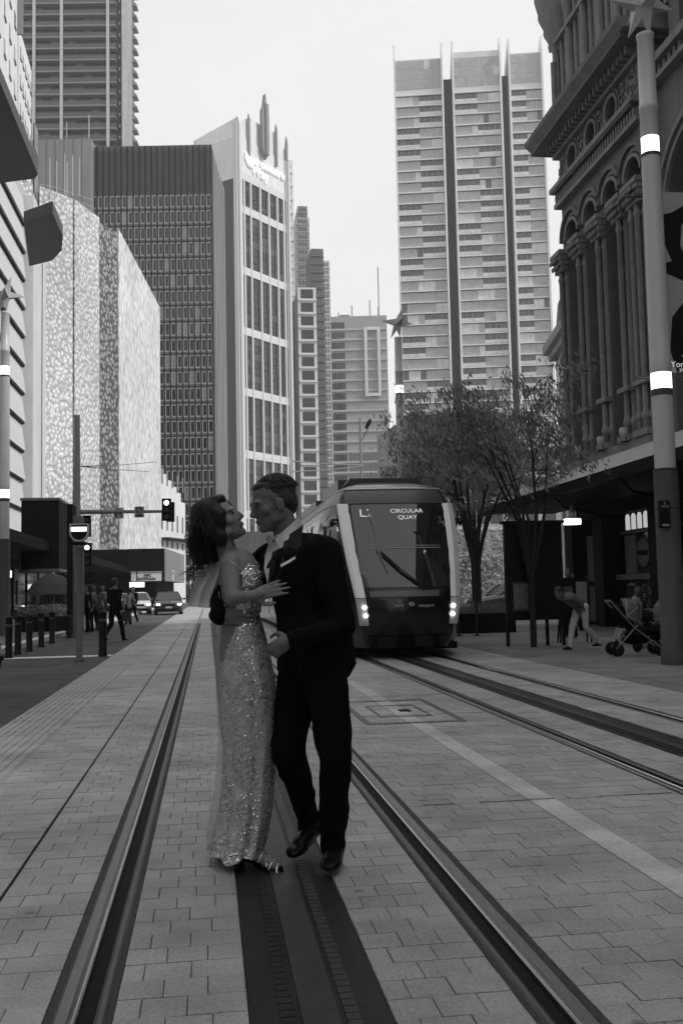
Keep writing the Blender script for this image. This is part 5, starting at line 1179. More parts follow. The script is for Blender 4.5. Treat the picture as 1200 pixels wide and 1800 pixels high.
def shoe(mb, heel, toe, s=1.0, hl=.0):
    heel = Vector(heel); toe = Vector(toe); d = (toe-heel).normalized(); up_ = Vector((0,0,1)); x = d.cross(up_).normalized(); upv = x.cross(d); M = Matrix((x,d,upv)).transposed(); L = (toe-heel).length
    mb.ell(heel+d*L*.18+upv*.035*s, (.036*s,.06*s,.042*s), M); mb.ell(heel+d*L*.45+upv*.034*s, (.040*s,.09*s,.036*s), M); mb.ell(heel+d*L*.76+upv*.024*s, (.046*s,.075*s,.026*s), M)
    mb.ell(heel+d*L*.4+upv*.012*s, (.038*s,L*.42,.012*s), M); mb.cap(heel+d*L*.22+upv*.04*s, heel+d*L*.2+Vector((0,0,.10))*s, .04*s, .045*s)

# ---------------------------------------------------------------- groom
def J(px, py, Y): return at(px, py, Y=Y)
gm = thing('person', 'man in black suit with white pocket square holding the woman in the gown', 'person', (.50, 4.65, 0))
def local(o, par):   # geometry was written in world coordinates
    o.location = (-par.location.x, -par.location.y, -par.location.z); return o
def W(mb, name, m_, par=gm, **k):
    return local(fuse(mb, name, m_, par, **k), par)
def WO(mb, name, m_, par): return local(mb.obj(name, m_, par), par)
g_head = J(480, 889, 4.66); gf = Vector((-.93,-.22,-.26)); gu = Vector((-.25,-.02,.97))
neck = J(510, 940, 4.66); chest = J(527, 1010, 4.62); hip = J(548, 1150, 4.60)
shL = J(570, 968, 4.50); shR = J(484, 975, 4.80); elL = J(604, 1100, 4.40); haL = J(508, 1126, 4.33)
elR = J(398, 1030, 4.93); haR = J(383, 1082, 4.655)
hL = J(568, 1170, 4.54); kL = J(590, 1330, 4.50); aL = J(585, 1478, 4.62); tL = J(579, 1538, 4.45); heL = Vector((aL.x+.02, aL.y+.045, .02)); tL.z = .02
hR = J(528, 1175, 4.68); kR = J(506, 1318, 4.62); aR = J(543, 1452, 4.86); tR = J(516, 1510, 4.72); tR.z = .02; heR = Vector((aR.x+.03, aR.y+.03, .075))
body = MB(); P_, B_ = head(body, g_head, gf, gu, 1.06)
body.cap(neck+Vector((0,.02,-.04)), g_head+Vector((.035,.0,-.04)), .062, .058); body.ell(chest, (.13,.10,.16)); body.cap(chest, hip, .12, .12)
for a, b, ra, rb in ((shL,elL,.045,.038),(elL,haL,.036,.026),(shR,elR,.045,.038),(elR,haR,.036,.026),(hL,kL,.07,.05),(kL,aL,.048,.035),(hR,kR,.07,.05),(kR,aR,.048,.035),(chest,shL,.08,.05),(chest,shR,.08,.05),(hip,hL,.10,.08),(hip,hR,.10,.08),(aL,heL+Vector((0,-.02,.03)),.034,.03),(aR,heR+Vector((0,-.02,.03)),.034,.03)): body.cap(a,b,ra,rb)
hand(body, haL, Vector((-.75,.25,-.45)), Vector((-.1,-1,.2)), .95, 1.0, -1)
hand(body, haR, Vector((.93,-.30,-.10)), Vector((-.30,-.92,.12)), 1.0, .20, 1, fl=1.05)
W(body, 'body', m_skin, vox=.0052, smooth=5, fac=.45)
face_bits(gm, lambda *a: P_(*a)-gm.location, B_, 1.06)
# hair: short cap with combed strands
hb = MB()
for (x,y,z,rx,ry,rz) in ((0,-.028,.058,.079,.096,.080),(0,-.068,.01,.068,.046,.075),(0,.030,.094,.052,.040,.024),(-.066,-.035,.025,.014,.035,.04),(.066,-.035,.025,.014,.035,.04)): hb.ell(P_(x,y,z), (rx*1.06,ry*1.06,rz*1.06), B_, 18, 12)
W(hb, 'hair', m_hairg, vox=.005, smooth=4, crease=.0012, cs=70, cdir=(1,1,1))
rs = random.Random(31); hb = MB()
for k in range(1300):
    a = rs.uniform(-PI,PI); e = rs.uniform(.15,1.45); 
    if math.cos(a) > .45 and e < .75: continue
    q = Vector((math.sin(a)*math.cos(e)*.083, -.026+math.cos(a)*math.cos(e)*.098, .058+math.sin(e)*.082)); dd = Vector((q.x*.4, -1, -.15-.5*(q.y < -.05)+rs.gauss(0,.15))).normalized()
    hb.tube([P_(*q), P_(*(q*1.0+dd*.010)), P_(*(q*.985+dd*.020+Vector((0,0,-.006))))], [.0026,.0022,.0006], 4, cap=False)
tag(WO(hb, 'hair_strands', m_hairg, gm), kind='stuff')
# shirt, collar, tie
gF = Vector((-.72,-.69,0)); gRt = Vector((-.69,.72,0))     # chest facing, own right
sh = MB(); sh.cap(neck+Vector((.01,0,-.05)), chest+gF*.012, .072, .115); sh.lathe([(.060,0),(.069,.0),(.074,.035),(.066,.038),(.060,.036)], neck+Vector((0,0,-.035)), 20)
SHT = W(sh, 'shirt', m_shirt, vox=.007, smooth=4)
cn = neck+Vector((-.005,-.005,-.02))
# jacket
jk = MB()
jk.cap(chest+Vector((0,0,.02)), chest+(hip-chest)*.45, .150, .140); jk.cap(chest+(hip-chest)*.45, hip+Vector((.01,0,-.02)), .138, .155)
jk.cap(shL+Vector((-.03,0,-.01)), chest+gRt*-.06, .085, .13); jk.cap(shR+Vector((.03,0,-.01)), chest+gRt*.06, .085, .13); jk.cap(neck+Vector((.05,.02,-.04)), shL+Vector((-.03,0,.0)), .06, .07); jk.cap(neck+Vector((-.01,.05,-.04)), shR+Vector((.02,0,0)), .06, .07)
for a, b, ra, rb in ((shL,elL,.075,.062),(elL,haL+(elL-haL)*.10,.054,.043),(shR,elR,.075,.060),(elR,haR+(elR-haR)*.0,.058,.046)): jk.cap(a,b,ra,rb)
jk.ell(hip+Vector((.03,.0,-.04)), (.17,.15,.13)); jk.cap(J(585,1090,4.58), J(608,1162,4.58), .10, .045); jk.cap(J(560,1110,4.52), J(545,1172,4.47), .10, .06); jk.cap(J(520,1110,4.55), J(508,1170,4.55), .09, .06)
JK = W(jk, 'jacket', m_suit, vox=.0075, smooth=8, crease=.011, cs=7, seed=2)
# cloth pieces laid on the jacket and shirt surface
from mathutils.bvhtree import BVHTree
def laid(name, left, right, targets, off, mt, par=gm, nu=14, nv=5, back=.004):
    vs = []; fs = []
    for o in targets:
        k = len(vs); vs += [v.co.copy() for v in o.data.vertices]; fs += [tuple(i+k for i in p.vertices) for p in o.data.polygons]
    T = BVHTree.FromPolygons(vs, fs); e = Vector((0,0,EYE)); rows = []
    def pl(P, u): u *= len(P)-1; j = min(int(u), len(P)-2); s_ = u-j; return (P[j][0]+(P[j+1][0]-P[j][0])*s_, P[j][1]+(P[j+1][1]-P[j][1])*s_)
    last = 4.5
    for i in range(nu+1):
        a, b = pl(left, i/nu), pl(right, i/nu); r = []
        for j in range(nv+1):
            px, py = a[0]+(b[0]-a[0])*j/nv, a[1]+(b[1]-a[1])*j/nv; d = ray(px, py).normalized(); h = T.ray_cast(e, d)
            t_ = h[3] if h[0] is not None and h[3] < 6 else last
            last = t_; r.append((d, t_))
        rows.append(r)
    for _ in range(5):
        T2 = [[rows[i][j][1] for j in range(nv+1)] for i in range(nu+1)]
        rows = [[(rows[i][j][0], sum(T2[a][b] for a in (max(i-1,0),i,min(i+1,nu)) for b in (max(j-1,0),j,min(j+1,nv)))/9) for j in range(nv+1)] for i in range(nu+1)]
    rows = [[e+d*(t_-off) for d, t_ in r] for r in rows]
    mb = MB(); mb.grid(rows); dd = ray(500,1000).normalized()*back; mb.grid([[p+dd for p in r] for r in rows[::-1]]); return WO(mb, name, mt, par)
LP = [JK, SHT]
laid('shirt_front', [(474,952),(466,975),(464,1000),(471,1030)], [(500,948),(496,975),(488,1002),(473,1031)], LP, .010, m_shirt)
laid('tie', [(480,950),(479,968),(474,995),(471,1026)], [(491,951),(488,968),(484,997),(474,1027)], LP, .018, m_tie)
laid('lapel', [(499,946),(497,975),(489,1003),(474,1032)], [(533,922),(529,962),(512,992),(478,1034)], LP, .008, mat('lapel_satin', .018, rough=.4))
laid('lapel', [(458,975),(456,990),(460,1010),(470,1032)], [(470,962),(465,985),(464,1005),(472,1031)], LP, .008, mat('lapel_satin', .018, rough=.4))
laid('collar_wing', [(483,949),(490,940),(506,926),(526,908)], [(494,966),(503,953),(518,936),(531,920)], LP, .022, m_shirt)
laid('collar_wing', [(480,950),(476,944),(473,940)], [(474,962),(470,954),(468,946)], LP, .020, m_shirt)
laid('pocket_square', [(493,992),(506,985),(519,978)], [(494,997),(507,990),(519,982)], LP, .010, mat('pocket_white', .8))
cu = MB(); dv = (haL-elL).normalized(); cu.tube([haL-dv*.035, haL-dv*.012], [.037,.036], 14); WO(cu, 'shirt_cuff', m_shirt, gm)
# trousers
tr = MB()
for a, b, ra, rb in ((hip+Vector((0,0,-.02)),hL,.13,.105),(hip+Vector((0,0,-.02)),hR,.13,.10),(hL,kL,.104,.078),(kL,aL+Vector((0,0,.02)),.078,.060),(aL+Vector((0,0,.03)),aL+Vector((.0,.005,-.02)),.060,.064),(hR,kR,.10,.075),(kR,aR+Vector((0,0,.03)),.074,.058),(aR+Vector((0,0,.04)),aR+Vector((0,0,-.01)),.058,.062)): tr.cap(a,b,ra,rb)
W(tr, 'trousers', m_suit, vox=.0075, smooth=6, crease=.012, cs=8, seed=5, cdir=(1,1,.6))
for h_, t_, sc_ in ((heL,tL,1.12),(heR,tR,1.1)):
    m1 = MB(); shoe(m1, h_, t_, sc_); o = W(m1, 'shoe', m_shoe, vox=.005, smooth=3)
    d = (t_-h_).normalized(); x = d.cross(Vector((0,0,1))).normalized(); m2 = MB()
    for j in range(4): c = h_+d*(t_-h_).length*(.42+.07*j)+Vector((0,0,.075-.010*j)); m2.tube([c-x*.018, c+Vector((0,0,.004)), c+x*.018], .0028, 5)
    WO(m2, 'laces', mat('lace_grey', .22, rough=.3), gm)

# ---------------------------------------------------------------- bride
br = thing('person', 'woman in long sequin gown with dark loose hair, face tipped up to the man', 'person', (.17, 4.7, 0))
b_head = J(388, 918, 4.70); bf = Vector((.83,-.28,.40)); bu = Vector((-.44,-.02,.90))
bn = J(401, 968, 4.72); bch = J(424, 1010, 4.72); bw_c = J(424, 1085, 4.72); bh = J(430, 1150, 4.74)
sR = J(404, 990, 4.62); sL = J(432, 988, 4.86); eR = J(409, 1052, 4.53); wR = J(449, 1046, 4.44)
eL = J(470, 985, 4.98); wL = J(515, 968, 4.92)
bd = MB(); Pb, Bb = head(bd, b_head, bf, bu, .98, True)
bd.cap(bn+Vector((0,0,-.02)), b_head+Vector((.0,.0,-.05)), .047, .047); bd.ell(bch+Vector((-.01,0,0)), (.095,.115,.13)); bd.cap(bch, bw_c, .10, .085); bd.cap(bw_c, bh, .09, .12)
for a, b, ra, rb in ((bn+Vector((0,-.02,-.04)),sR,.045,.046),(bn+Vector((.02,.03,-.04)),sL,.045,.046),(sR,eR,.044,.034),(eR,wR,.033,.023),(sL,eL,.044,.034),(eL,wL,.033,.023)): bd.cap(a,b,ra,rb)
fR = J(448, 1506, 4.72); fL2 = J(400, 1496, 4.84)
for a, hx in ((Vector((.175,4.70,.10)), 0), (Vector((.07,4.80,.10)), 1)):
    bd.cap(bh+Vector((0,0,-.05)), (bh+a)/2+Vector((0,0,.02)), .10, .055); bd.cap((bh+a)/2+Vector((0,0,.02)), a, .052, .030)
    toe = a+Vector((.12 if hx == 0 else .06,-.10 if hx == 0 else -.08,-.078)); bd.cap(a, a+Vector((.02,-.01,-.03)), .031, .028); bd.cap(a+Vector((-.0,.0,-.03)), toe+Vector((-.03,.02,.012)), .028, .024); bd.cap(toe+Vector((-.04,.03,.012)), toe, .028, .018)
hand(bd, wR, Vector((.93,-.05,.28)), Vector((.0,-1,.2)), .86, .16, -1, spread=1.8, fl=1.2)
hand(bd, wL, Vector((.9,-.2,-.2)), Vector((.0,.3,1)), .88, .3, 1)
BRB = W(bd, 'body', m_skinl, par=br, vox=.0045, smooth=4, fac=.42); face_bits(br, lambda *a: Pb(*a)-br.location, Bb, .98)
# gown: bodice + long skirt, lofted rings
def prof(py, xl, xr, Y, dep):
    a = at(xl, py, Y=Y); b = at(xr, py, Y=Y); return ((a+b)/2, (b-a).length/2, dep)
RG = [prof(*q) for q in ((992,406,452,4.73,.10),(1010,401,462,4.73,.125),(1030,400,465,4.73,.13),(1055,402,460,4.73,.115),(1085,402,455,4.73,.10),(1110,399,462,4.73,.12),(1150,391,473,4.74,.155),(1190,388,482,4.74,.165),(1240,388,488,4.75,.165),(1300,391,487,4.76,.16),(1350,393,482,4.77,.16),(1400,389,478,4.78,.17),(1440,382,473,4.79,.185),(1475,374,466,4.80,.21),(1494,368,460,4.80,.23))]
NS = 96; rows = []; rs = random.Random(17)
zt_ = RG[0][0].z; zb_ = RG[-1][0].z
fine = []
for (c0_, w0_, d0_), (c1_, w1_, d1_) in zip(RG[:-1], RG[1:]):
    for j in range(5): s = j/5; fine.append((c0_.lerp(c1_, s), w0_+(w1_-w0_)*s, d0_+(d1_-d0_)*s))
fine.append(RG[-1])
for c, w_, d_ in fine:
    f_ = max(0, min(1, (1.05-c.z)/1.0)); r = []
    for k in range(NS):
        a = 2*PI*k/NS; fold = 1+f_*(.055*math.cos(7*a+1.3*c.z)+.04*math.cos(13*a+.6+3*c.z))+.012*noise.noise(Vector((math.cos(a)*3,math.sin(a)*3,c.z*6)))+ (.0 if f_ > 0 else .02*noise.noise(Vector((a*1.5,c.z*22,1))))
        r.append(Vector((c.x+math.cos(a)*w_*fold, c.y+math.sin(a)*d_*fold, c.z+f_*f_*.012*math.cos(5*a))))
    rows.append(r)
m_gown = mat('gown_tulle', .52, rough=.7, var=.3, scale=30, bump=.4, bscale=120); gw = MB(); gw.grid(rows, closed=True)
gw.grid([[Vector((c.x+(p.x-c.x)*.97, c.y+(p.y-c.y)*.97, p.z)) for p in r] for r, (c, _, _) in zip(rows, fine)][::-1], closed=True); WO(gw, 'gown', m_gown, br)
GROWS = rows
def sequins(n, m_, s0, s1, name, flat_=.35, top=False):
    mb = MB(); sz = len(GROWS)-1
    for k in range(n):
        i = rs.random()**(.9 if not top else 1)*sz*(1 if not top else .3); i0 = min(int(i), sz-1); t_ = i-i0; a = rs.random()*NS; k0 = int(a) % NS; ta = a-int(a); k1 = (k0+1) % NS
        cl = noise.noise(Vector((a*.18, i*.22, 2)))+.5*noise.noise(Vector((a*.5, i*.6, 7)))
        if rs.random() > .55+cl*1.1 and not top: continue
        p = GROWS[i0][k0].lerp(GROWS[i0][k1], ta).lerp(GROWS[i0+1][k0].lerp(GROWS[i0+1][k1], ta), t_); e1 = (GROWS[i0][k1]-GROWS[i0][k0]).normalized(); e2 = (GROWS[i0+1][k0]-GROWS[i0][k0]).normalized(); nn = e2.cross(e1)
        nn = nn if nn.dot(p-Vector((fine[i0][0].x, fine[i0][0].y, p.z))) > 0 else -nn; nn = (nn+Vector((rs.gauss(0,flat_), rs.gauss(0,flat_), rs.gauss(0,flat_)))).normalized()
        # short beads laid in slanting sprays
        dr = (e1*.75-e2*.66+Vector((rs.gauss(0,.25),0,rs.gauss(0,.25)))); dr = (dr-nn*dr.dot(nn)).normalized(); b = nn.cross(dr); L = rs.uniform(s0,s1); w_ = L*rs.uniform(.25,.5); q = p+nn*.004
        mb.add([q-dr*L, q+b*w_, q+dr*L, q-b*w_], [(0,1,2,3)])
    return tag(WO(mb, name, m_, br), kind='stuff')
sequins(26000, mat('sequin_silver', .8, rough=.18, metal=1, var=.2), .0028, .0065, 'sequins')
sequins(9000, mat('sequin_dark', .05, rough=.3, metal=.5, var=.3), .0025, .006, 'dark_beads')
sequins(6000, mat('sequin_silver', .8), .003, .0065, 'bodice_sequins', top=True)
sequins(9000, mat('sequin_pale', .75, rough=.4, var=.2), .0025, .006, 'pale_beads')
laid('strap', [(400,984),(411,991),(424,1002)], [(401.3,983),(412.3,990),(425.3,1001)], [BRB], .003, m_gown, br)
# sheer cape
m_sheer = mat('sheer_tulle', .7, rough=.8, var=.15, scale=30, alpha=.9)
def sheet(name, left, right, Ya, Yb, n=26, m_=None, fold=.02, nf=6):
    mb = MB(); rows = []; L = [at(px,py,Y=Ya) for px,py in left]; Rr = [at(px,py,Y=Yb) for px,py in right]; seg = 5
    for i in range((len(L)-1)*seg+1):
        j = min(i//seg, len(L)-2); s = i/seg-j; a = L[j].lerp(L[j+1], s); b = Rr[j].lerp(Rr[j+1], s); r = []
        for k in range(n+1):
            u = k/n; p = a.lerp(b, u); r.append(p+Vector((0, -math.sin(u*PI*nf+i*.12)*fold*min(1,i/6), 0)))
        rows.append(r)
    mb.grid(rows); return WO(mb, name, m_ or m_sheer, br)
sheet('sheer_cape', [(392,968),(372,982),(352,1005),(337,1035),(331,1066)], [(400,980),(398,1000),(394,1022),(389,1045),(386,1070)], 4.86, 4.80)
sheet('trailing_tulle', [(380,1040),(376,1080),(377,1150),(380,1230),(384,1300),(378,1380),(366,1450),(362,1480)], [(386,1040),(388,1080),(396,1150),(400,1230),(404,1300),(402,1380),(396,1450),(394,1485)], 4.84, 4.70, fold=.012, nf=4, m_=mat('sheer_trail', .45, rough=.8, var=.3, scale=30, alpha=.5))
# long dark hair blown to the left
hb = MB(); 
def HP(px, py, Y): return J(px, py, Y)
for a, ra, b, rb in ((HP(384,905,4.74),.082,HP(368,920,4.78),.085),(HP(368,920,4.78),.085,HP(358,955,4.80),.075),(HP(358,950,4.80),.078,HP(352,985,4.80),.035),(HP(384,908,4.70),.075,HP(375,950,4.74),.06),(HP(368,945,4.78),.07,HP(376,975,4.78),.04),(HP(356,930,4.8),.07,HP(352,972,4.80),.05),(HP(366,905,4.78),.07,HP(352,930,4.8),.06)): hb.cap(a, b, ra, rb, 16)
hb.ell(Pb(0,-.028,.058), (.086,.096,.084), Bb, 18, 12); hb.ell(Pb(0,.036,.098), (.055,.040,.030), Bb, 18, 12); hb.ell(Pb(.062,.005,.03), (.022,.045,.05), Bb, 14, 9); hb.ell(Pb(-.062,.005,.03), (.022,.045,.05), Bb, 14, 9); hb.ell(Pb(.070,-.04,-.02), (.028,.045,.065), Bb, 14, 9); hb.ell(Pb(.070,.012,.02), (.020,.036,.065), Bb, 14, 9); hb.ell(Pb(.072,-.02,-.06), (.024,.040,.055), Bb, 14, 9)
W(hb, 'hair', m_hairb, par=br, vox=.007, smooth=8, crease=.004, cs=30, cdir=(1,1,.4))
hb = MB(); rs = random.Random(41)
for k in range(1700):
    a = rs.uniform(-.6,3.7); st_ = Pb(.075*math.cos(a)*.95, -.04-.05*abs(math.sin(a))*rs.uniform(0,1.4), .05+.085*rs.uniform(-.2,1)*abs(math.sin(a)))
    gx, gy, gz = rs.gauss(0,10), rs.gauss(0,7), rs.gauss(0,.06); m1 = HP(366+gx, 920+gy, 4.78+gz); m2 = HP(361+gx*1.1+rs.gauss(0,2.5), 955+gy+rs.gauss(0,3), 4.79+gz); en = HP(358+gx*1.05+rs.gauss(0,5), 976+gy*1.4+rs.gauss(0,4), 4.80+gz)
    hb.tube([st_, (st_+m1)/2+Vector((0,0,.02)), m1, (m1+m2)/2, m2, en], [.0014,.0018,.002,.002,.0018,.0004], 4, cap=False)
for k in range(12):
    p1 = HP(rs.gauss(350,8), rs.gauss(985,8), 4.8); p2 = HP(rs.gauss(336,8), rs.gauss(1003,10), 4.82); p3 = HP(rs.gauss(326,9), rs.gauss(1012,14), 4.84); hb.tube([p1,p2,p3],[.003,.0025,.0005],4,cap=False)
tag(WO(hb, 'hair_strands', m_hairb, br), kind='stuff')
mb = MB(); mb.ell(Pb(-.0,-.0,-.0)+Vector((-.14,.0,-.29)), (.012,.012,.02)); WO(mb, 'hair_pin', mat('jewel', .9, rough=.1, metal=1), br)
# strappy silver heels
m_sil = mat('silver_strap', .75, rough=.2, metal=.8)
for a, hx in ((Vector((.175,4.70,.10)), 0), (Vector((.07,4.80,.10)), 1)):
    mv = Vector((.12,-.10,0)) if hx == 0 else Vector((.06,-.08,0)); toe = a+mv*1.15+Vector((0,0,-.09)); d = mv.normalized(); x = Vector((d.y,-d.x,0)); mb = MB()
    sole = [a+Vector((0,0,-.055))-d*.04, a+Vector((0,0,-.065))+d*.02, toe-d*.06+Vector((0,0,-.006)), toe+d*.012+Vector((0,0,-.004))]
    mb.tube(sole, [.022,.022,.036,.018], 10, flat=.25); mb.tube([sole[0], (sole[0].x, sole[0].y, .0)], [.012,.005], 8)
    WO(mb, 'sole', m_shoe, br)
    for j in range(5): c = (a+mv*.35+Vector((0,0,-.035))).lerp(toe-d*.01, j/4); mb = MB(); mb.tube([c-x*.029-Vector((0,0,.016))+d*.010*(1 if j % 2 else -1), c-x*.02+Vector((0,0,.012)), c+Vector((0,0,.022)), c+x*.02+Vector((0,0,.012)), c+x*.029-Vector((0,0,.016))-d*.010*(1 if j % 2 else -1)], .0048, 6); WO(mb, 'strap', m_sil if hx == 0 else m_steeldk, br)

# ---------------------------------------------------------------- other people
def figure(name, lab, x, y, face, h=1.72, pose='stand', top=m_suit, bottom=m_suit, hair=m_hairb, skin=m_skin, group=None, z=0, female=False, lean=0, sit=0, step=.32, seed=0, arms=None, cat='person'):
    """face: heading angle, 0 = facing -Y (towards us)"""
    k = h/1.75; t = thing(name, lab, cat, (x, y, z), face, group)
    V = lambda a,b,c: Vector((a*k, b*k, c*k))
    hipz = .93 if not sit else .52; ln = lean
    def tz(px_, py_, pz_):      # upper body leans forward (towards -y) round the hip
        d = pz_-hipz; return V(px_, py_-math.sin(ln)*d, hipz+math.cos(ln)*d)
    S = hipz
    nk = tz(0,.0,S+.53); hd = tz(0,-.02,S+.68); ch = tz(0,0,S+.36); wa = tz(0,0,S+.12); hp = V(0,0,S)
    sh_ = [tz(sx*.18,0,S+.47) for sx in (-1,1)]
    if arms: el, wr = arms(tz, V)
    elif pose == 'walk': el = [tz(-.24,.10,S+.19), tz(.24,-.08,S+.19)]; wr = [tz(-.25,.06,S-.06), tz(.24,-.22,S-.02)]
    else: el = [tz(sx*.25,.02,S+.19) for sx in (-1,1)]; wr = [tz(sx*.23,-.10,S-.03) for sx in (-1,1)]
    if sit: kn = [V(-.10,-.42,.50), V(.12,-.45,.48)]; an = [V(-.10,-.55,.12), V(.13,-.62,.16)]
    elif pose == 'walk': kn = [V(-.09,-.17*step/.32,.50), V(.09,.02,.49)]; an = [V(-.09,-step*.8,.09), V(.09,step*1.1,.14)]
    else: kn = [V(-.09,-.03,.50), V(.10,-.01,.50)]; an = [V(-.11,0,.08), V(.12,.02,.08)]
    hips = [V(-.09,0,S-.03), V(.09,0,S-.03)]
    b = MB(); f_ = Vector((0,-1,0)); Pf, Bf = head(b, hd, (0,-math.cos(ln*.5),-math.sin(ln*.5)), (0,-math.sin(ln*.5),math.cos(ln*.5)), k, female)
    b.cap(nk, hd, .055*k, .055*k); b.cap(ch, wa, .10*k, .09*k); b.cap(wa, hp, .09*k, .10*k)
    for i in (0,1):
        for p, q, r0, r1 in ((nk,sh_[i],.05,.05),(sh_[i],el[i],.045,.036),(el[i],wr[i],.035,.025),(hp,hips[i],.09,.08),(hips[i],kn[i],.07,.05),(kn[i],an[i],.048,.034)): b.cap(p,q,r0*k,r1*k)
        dd = (wr[i]-el[i]).normalized(); hand(b, wr[i], dd, Vector((-1 if i == 0 else 1,0,.1)), k, .5, 1 if i == 0 else -1)
    far_ = (x*x+y*y)**.5 > 30
    fuse(b, 'body', skin, t, vox=.010 if not far_ else .018, smooth=2)
    c = MB(); c.cap(ch+V(0,0,.02), wa, .145*k, .125*k); c.cap(wa, hp, .125*k, .135*k); c.cap(nk+V(0,0,-.03), ch, .06*k, .13*k)
    for i in (0,1): c.cap(nk+V(0,0,-.05), sh_[i], .06*k, .068*k); c.cap(sh_[i], el[i], .066*k, .054*k); c.cap(el[i], wr[i]+(el[i]-wr[i])*.1, .053*k, .042*k)
    c.cap(hp, hp+V(0,0,-.06), .14*k, .15*k)
    fuse(c, 'top', top, t, vox=.013 if not far_ else .02, smooth=4, crease=.010 if not far_ else 0, cs=8, seed=seed)
    c = MB()
    for i in (0,1): c.cap(hp, hips[i], .12*k, .10*k); c.cap(hips[i], kn[i], .095*k, .070*k); c.cap(kn[i], an[i]+V(0,0,.0), .069*k, .055*k)
    fuse(c, 'trousers', bottom, t, vox=.013 if not far_ else .02, smooth=4, crease=.010 if not far_ else 0, cs=8, seed=seed+3)
    hm = MB(); r_ = 1.0
    for (a_,b_,c_,rx,ry,rz) in ((0,-.03,.065,.084,.098,.082),(0,-.07,.01,.072,.05,.08)): hm.ell(Pf(a_,b_,c_), (rx*k,ry*k,rz*k), Bf, 14, 9)
    if female: hm.cap(Pf(0,-.06,0), Pf(0,-.09,-.18), .07*k, .05*k)
    fuse(hm, 'hair', hair, t, vox=.012, smooth=2)
    for i in (0,1):
        m1 = MB(); hl = an[i]+V(0,.05,-.07); hl.z = max(hl.z, .005); d_ = V(0,-.25,-.0 if an[i].z > .12*k else .0); shoe(m1, hl, hl+d_, k); fuse(m1, 'shoe', m_shoe, t, vox=.01, smooth=2)
    return t, wr, k
p = at(200, 1127, Z=0)
tw, wr, k = figure('person', 'man in dark suit walking away from us along the side road carrying a bag', -2.55, 28.2, PI-.55, pose='walk', h=1.76, step=.34, z=-.01, hair=m_hairg)
bg_ = thing('shoulder_bag', 'dark soft briefcase carried by the man walking away in a suit', 'bag', (-2.42, 27.2, .52)); mb = MB(); mb.prism([(-.17,-.0),(.17,.0),(.15,.25),(-.15,.25)], -.06, .06, 'y'); mb.obj('bag_body', mat('bag_dark', .05, rough=.4), bg_); mb = MB(); mb.tube([(-.09,0,.25),(-.07,0,.33),(.07,0,.33),(.09,0,.25)], .012, 6); mb.obj('handle', m_black, bg_)
bg_.location = (-2.55+.27, 28.25, .56)
crowd = [(150,1108,34,m_suit,.0,'first from the left in the dark crowd at the crossing, dark jacket'),(158,1106,36,mat('cloth_grey', .18),.6,'second from the left in the crossing crowd, in a grey top'),(166,1104,38,m_suit,-.5,'third from the left in the crossing crowd, all in black'),(173,1103,36.5,mat('cloth_mid', .08),.3,'fourth from the left in the crossing crowd, in a dark grey coat'),(181,1100,41,mat('cloth_pale', .3),-.2,'pale-topped person at the crossing partly behind the walking man'),(226,1090,44,mat('cloth_grey', .18),.4,'person in grey right of the walking man, before the pale car'),(234,1088,46,m_suit,-.3,'person in black closest to the pale car')]
for i, (px, py, Y, m_, fa, lab) in enumerate(crowd):
    q = at(px, 1060, Y=Y); figure('person', lab, q.x, Y, fa+ (PI if i % 2 else 0), h=1.62+.03*(i*7 % 5), pose='walk' if i % 3 == 0 else 'stand', top=m_, bottom=m_suit, z=.10 if q.x < -4.7 else -.01, female=(i % 2 == 1), seed=i, group='people waiting at the crossing')
figure('person', 'person in a pale top cut by the left edge behind the star lamp post', -6.25, 27.5, .8, h=1.7, top=mat('cloth_pale', .3), z=.1, seed=9)
# right side: woman bending over, seated child, cyclist, people deeper under the verandah
figure('person', 'stooping person in a grey top and white trousers stepping out from the verandah', 7.28, 18.9, -1.15, h=1.62, pose='walk', lean=1.15, top=mat('cloth_mid2', .13), bottom=mat('cloth_white', .55), step=.36, seed=4, hair=m_hairg)
figure('person', 'person in dark clothes walking deep under the verandah near the pale door', 10.1, 27.0, 1.2, h=1.68, pose='walk', top=m_suit, bottom=m_suit, seed=5)
figure('person', 'person in a grey jacket standing beside the info cabinet under the verandah', 8.75, 23.5, -.6, h=1.7, top=mat('cloth_mid', .08), seed=6)
tcy, wrc, k = figure('person', 'cyclist in a pale backpack astride a bike just right of the tram', 6.5, 27.8, -2.3, h=1.7, lean=.35, top=mat('cloth_mid2', .13), bottom=m_suit, seed=7)
bp_ = thing('backpack', 'pale bulky backpack on the cyclist right of the tram', 'backpack', (6.62, 27.68, 1.22)); mb = MB(); mb.ell((0,0,.0),(.16,.13,.22)); mb.ell((0,-.08,-.08),(.12,.08,.10)); fuse(mb, 'pack', mat('cloth_pale', .3), bp_, vox=.012, smooth=3); mb = MB(); mb.tube([(-.1,.1,.15),(-.1,.2,0),(-.1,.1,-.15)],.015,6); mb.tube([(.1,.1,.15),(.1,.2,0),(.1,.1,-.15)],.015,6); mb.obj('strap', m_black, bp_)
bk = thing('bicycle', 'dark bicycle held by the cyclist right of the tram', 'bicycle', (6.35, 27.6, 0), R(20))
for x in (-.52,.52):
    mb = MB(); 
    for j in range(24): a0, a1 = 2*PI*j/24, 2*PI*(j+1)/24; mb.tube([(x+.33*math.cos(a0),0,.34+.33*math.sin(a0)),(x+.33*math.cos(a1),0,.34+.33*math.sin(a1))], .016, 5, cap=False)
    wv = mb.obj('wheel', m_black, bk); mb = MB()
    for j in range(10): a0 = 2*PI*j/10; mb.tube([(x,0,.34),(x+.32*math.cos(a0),0,.34+.32*math.sin(a0))], .003, 4, cap=False)
    mb.obj('spokes', m_steeldk, bk)
mb = MB()
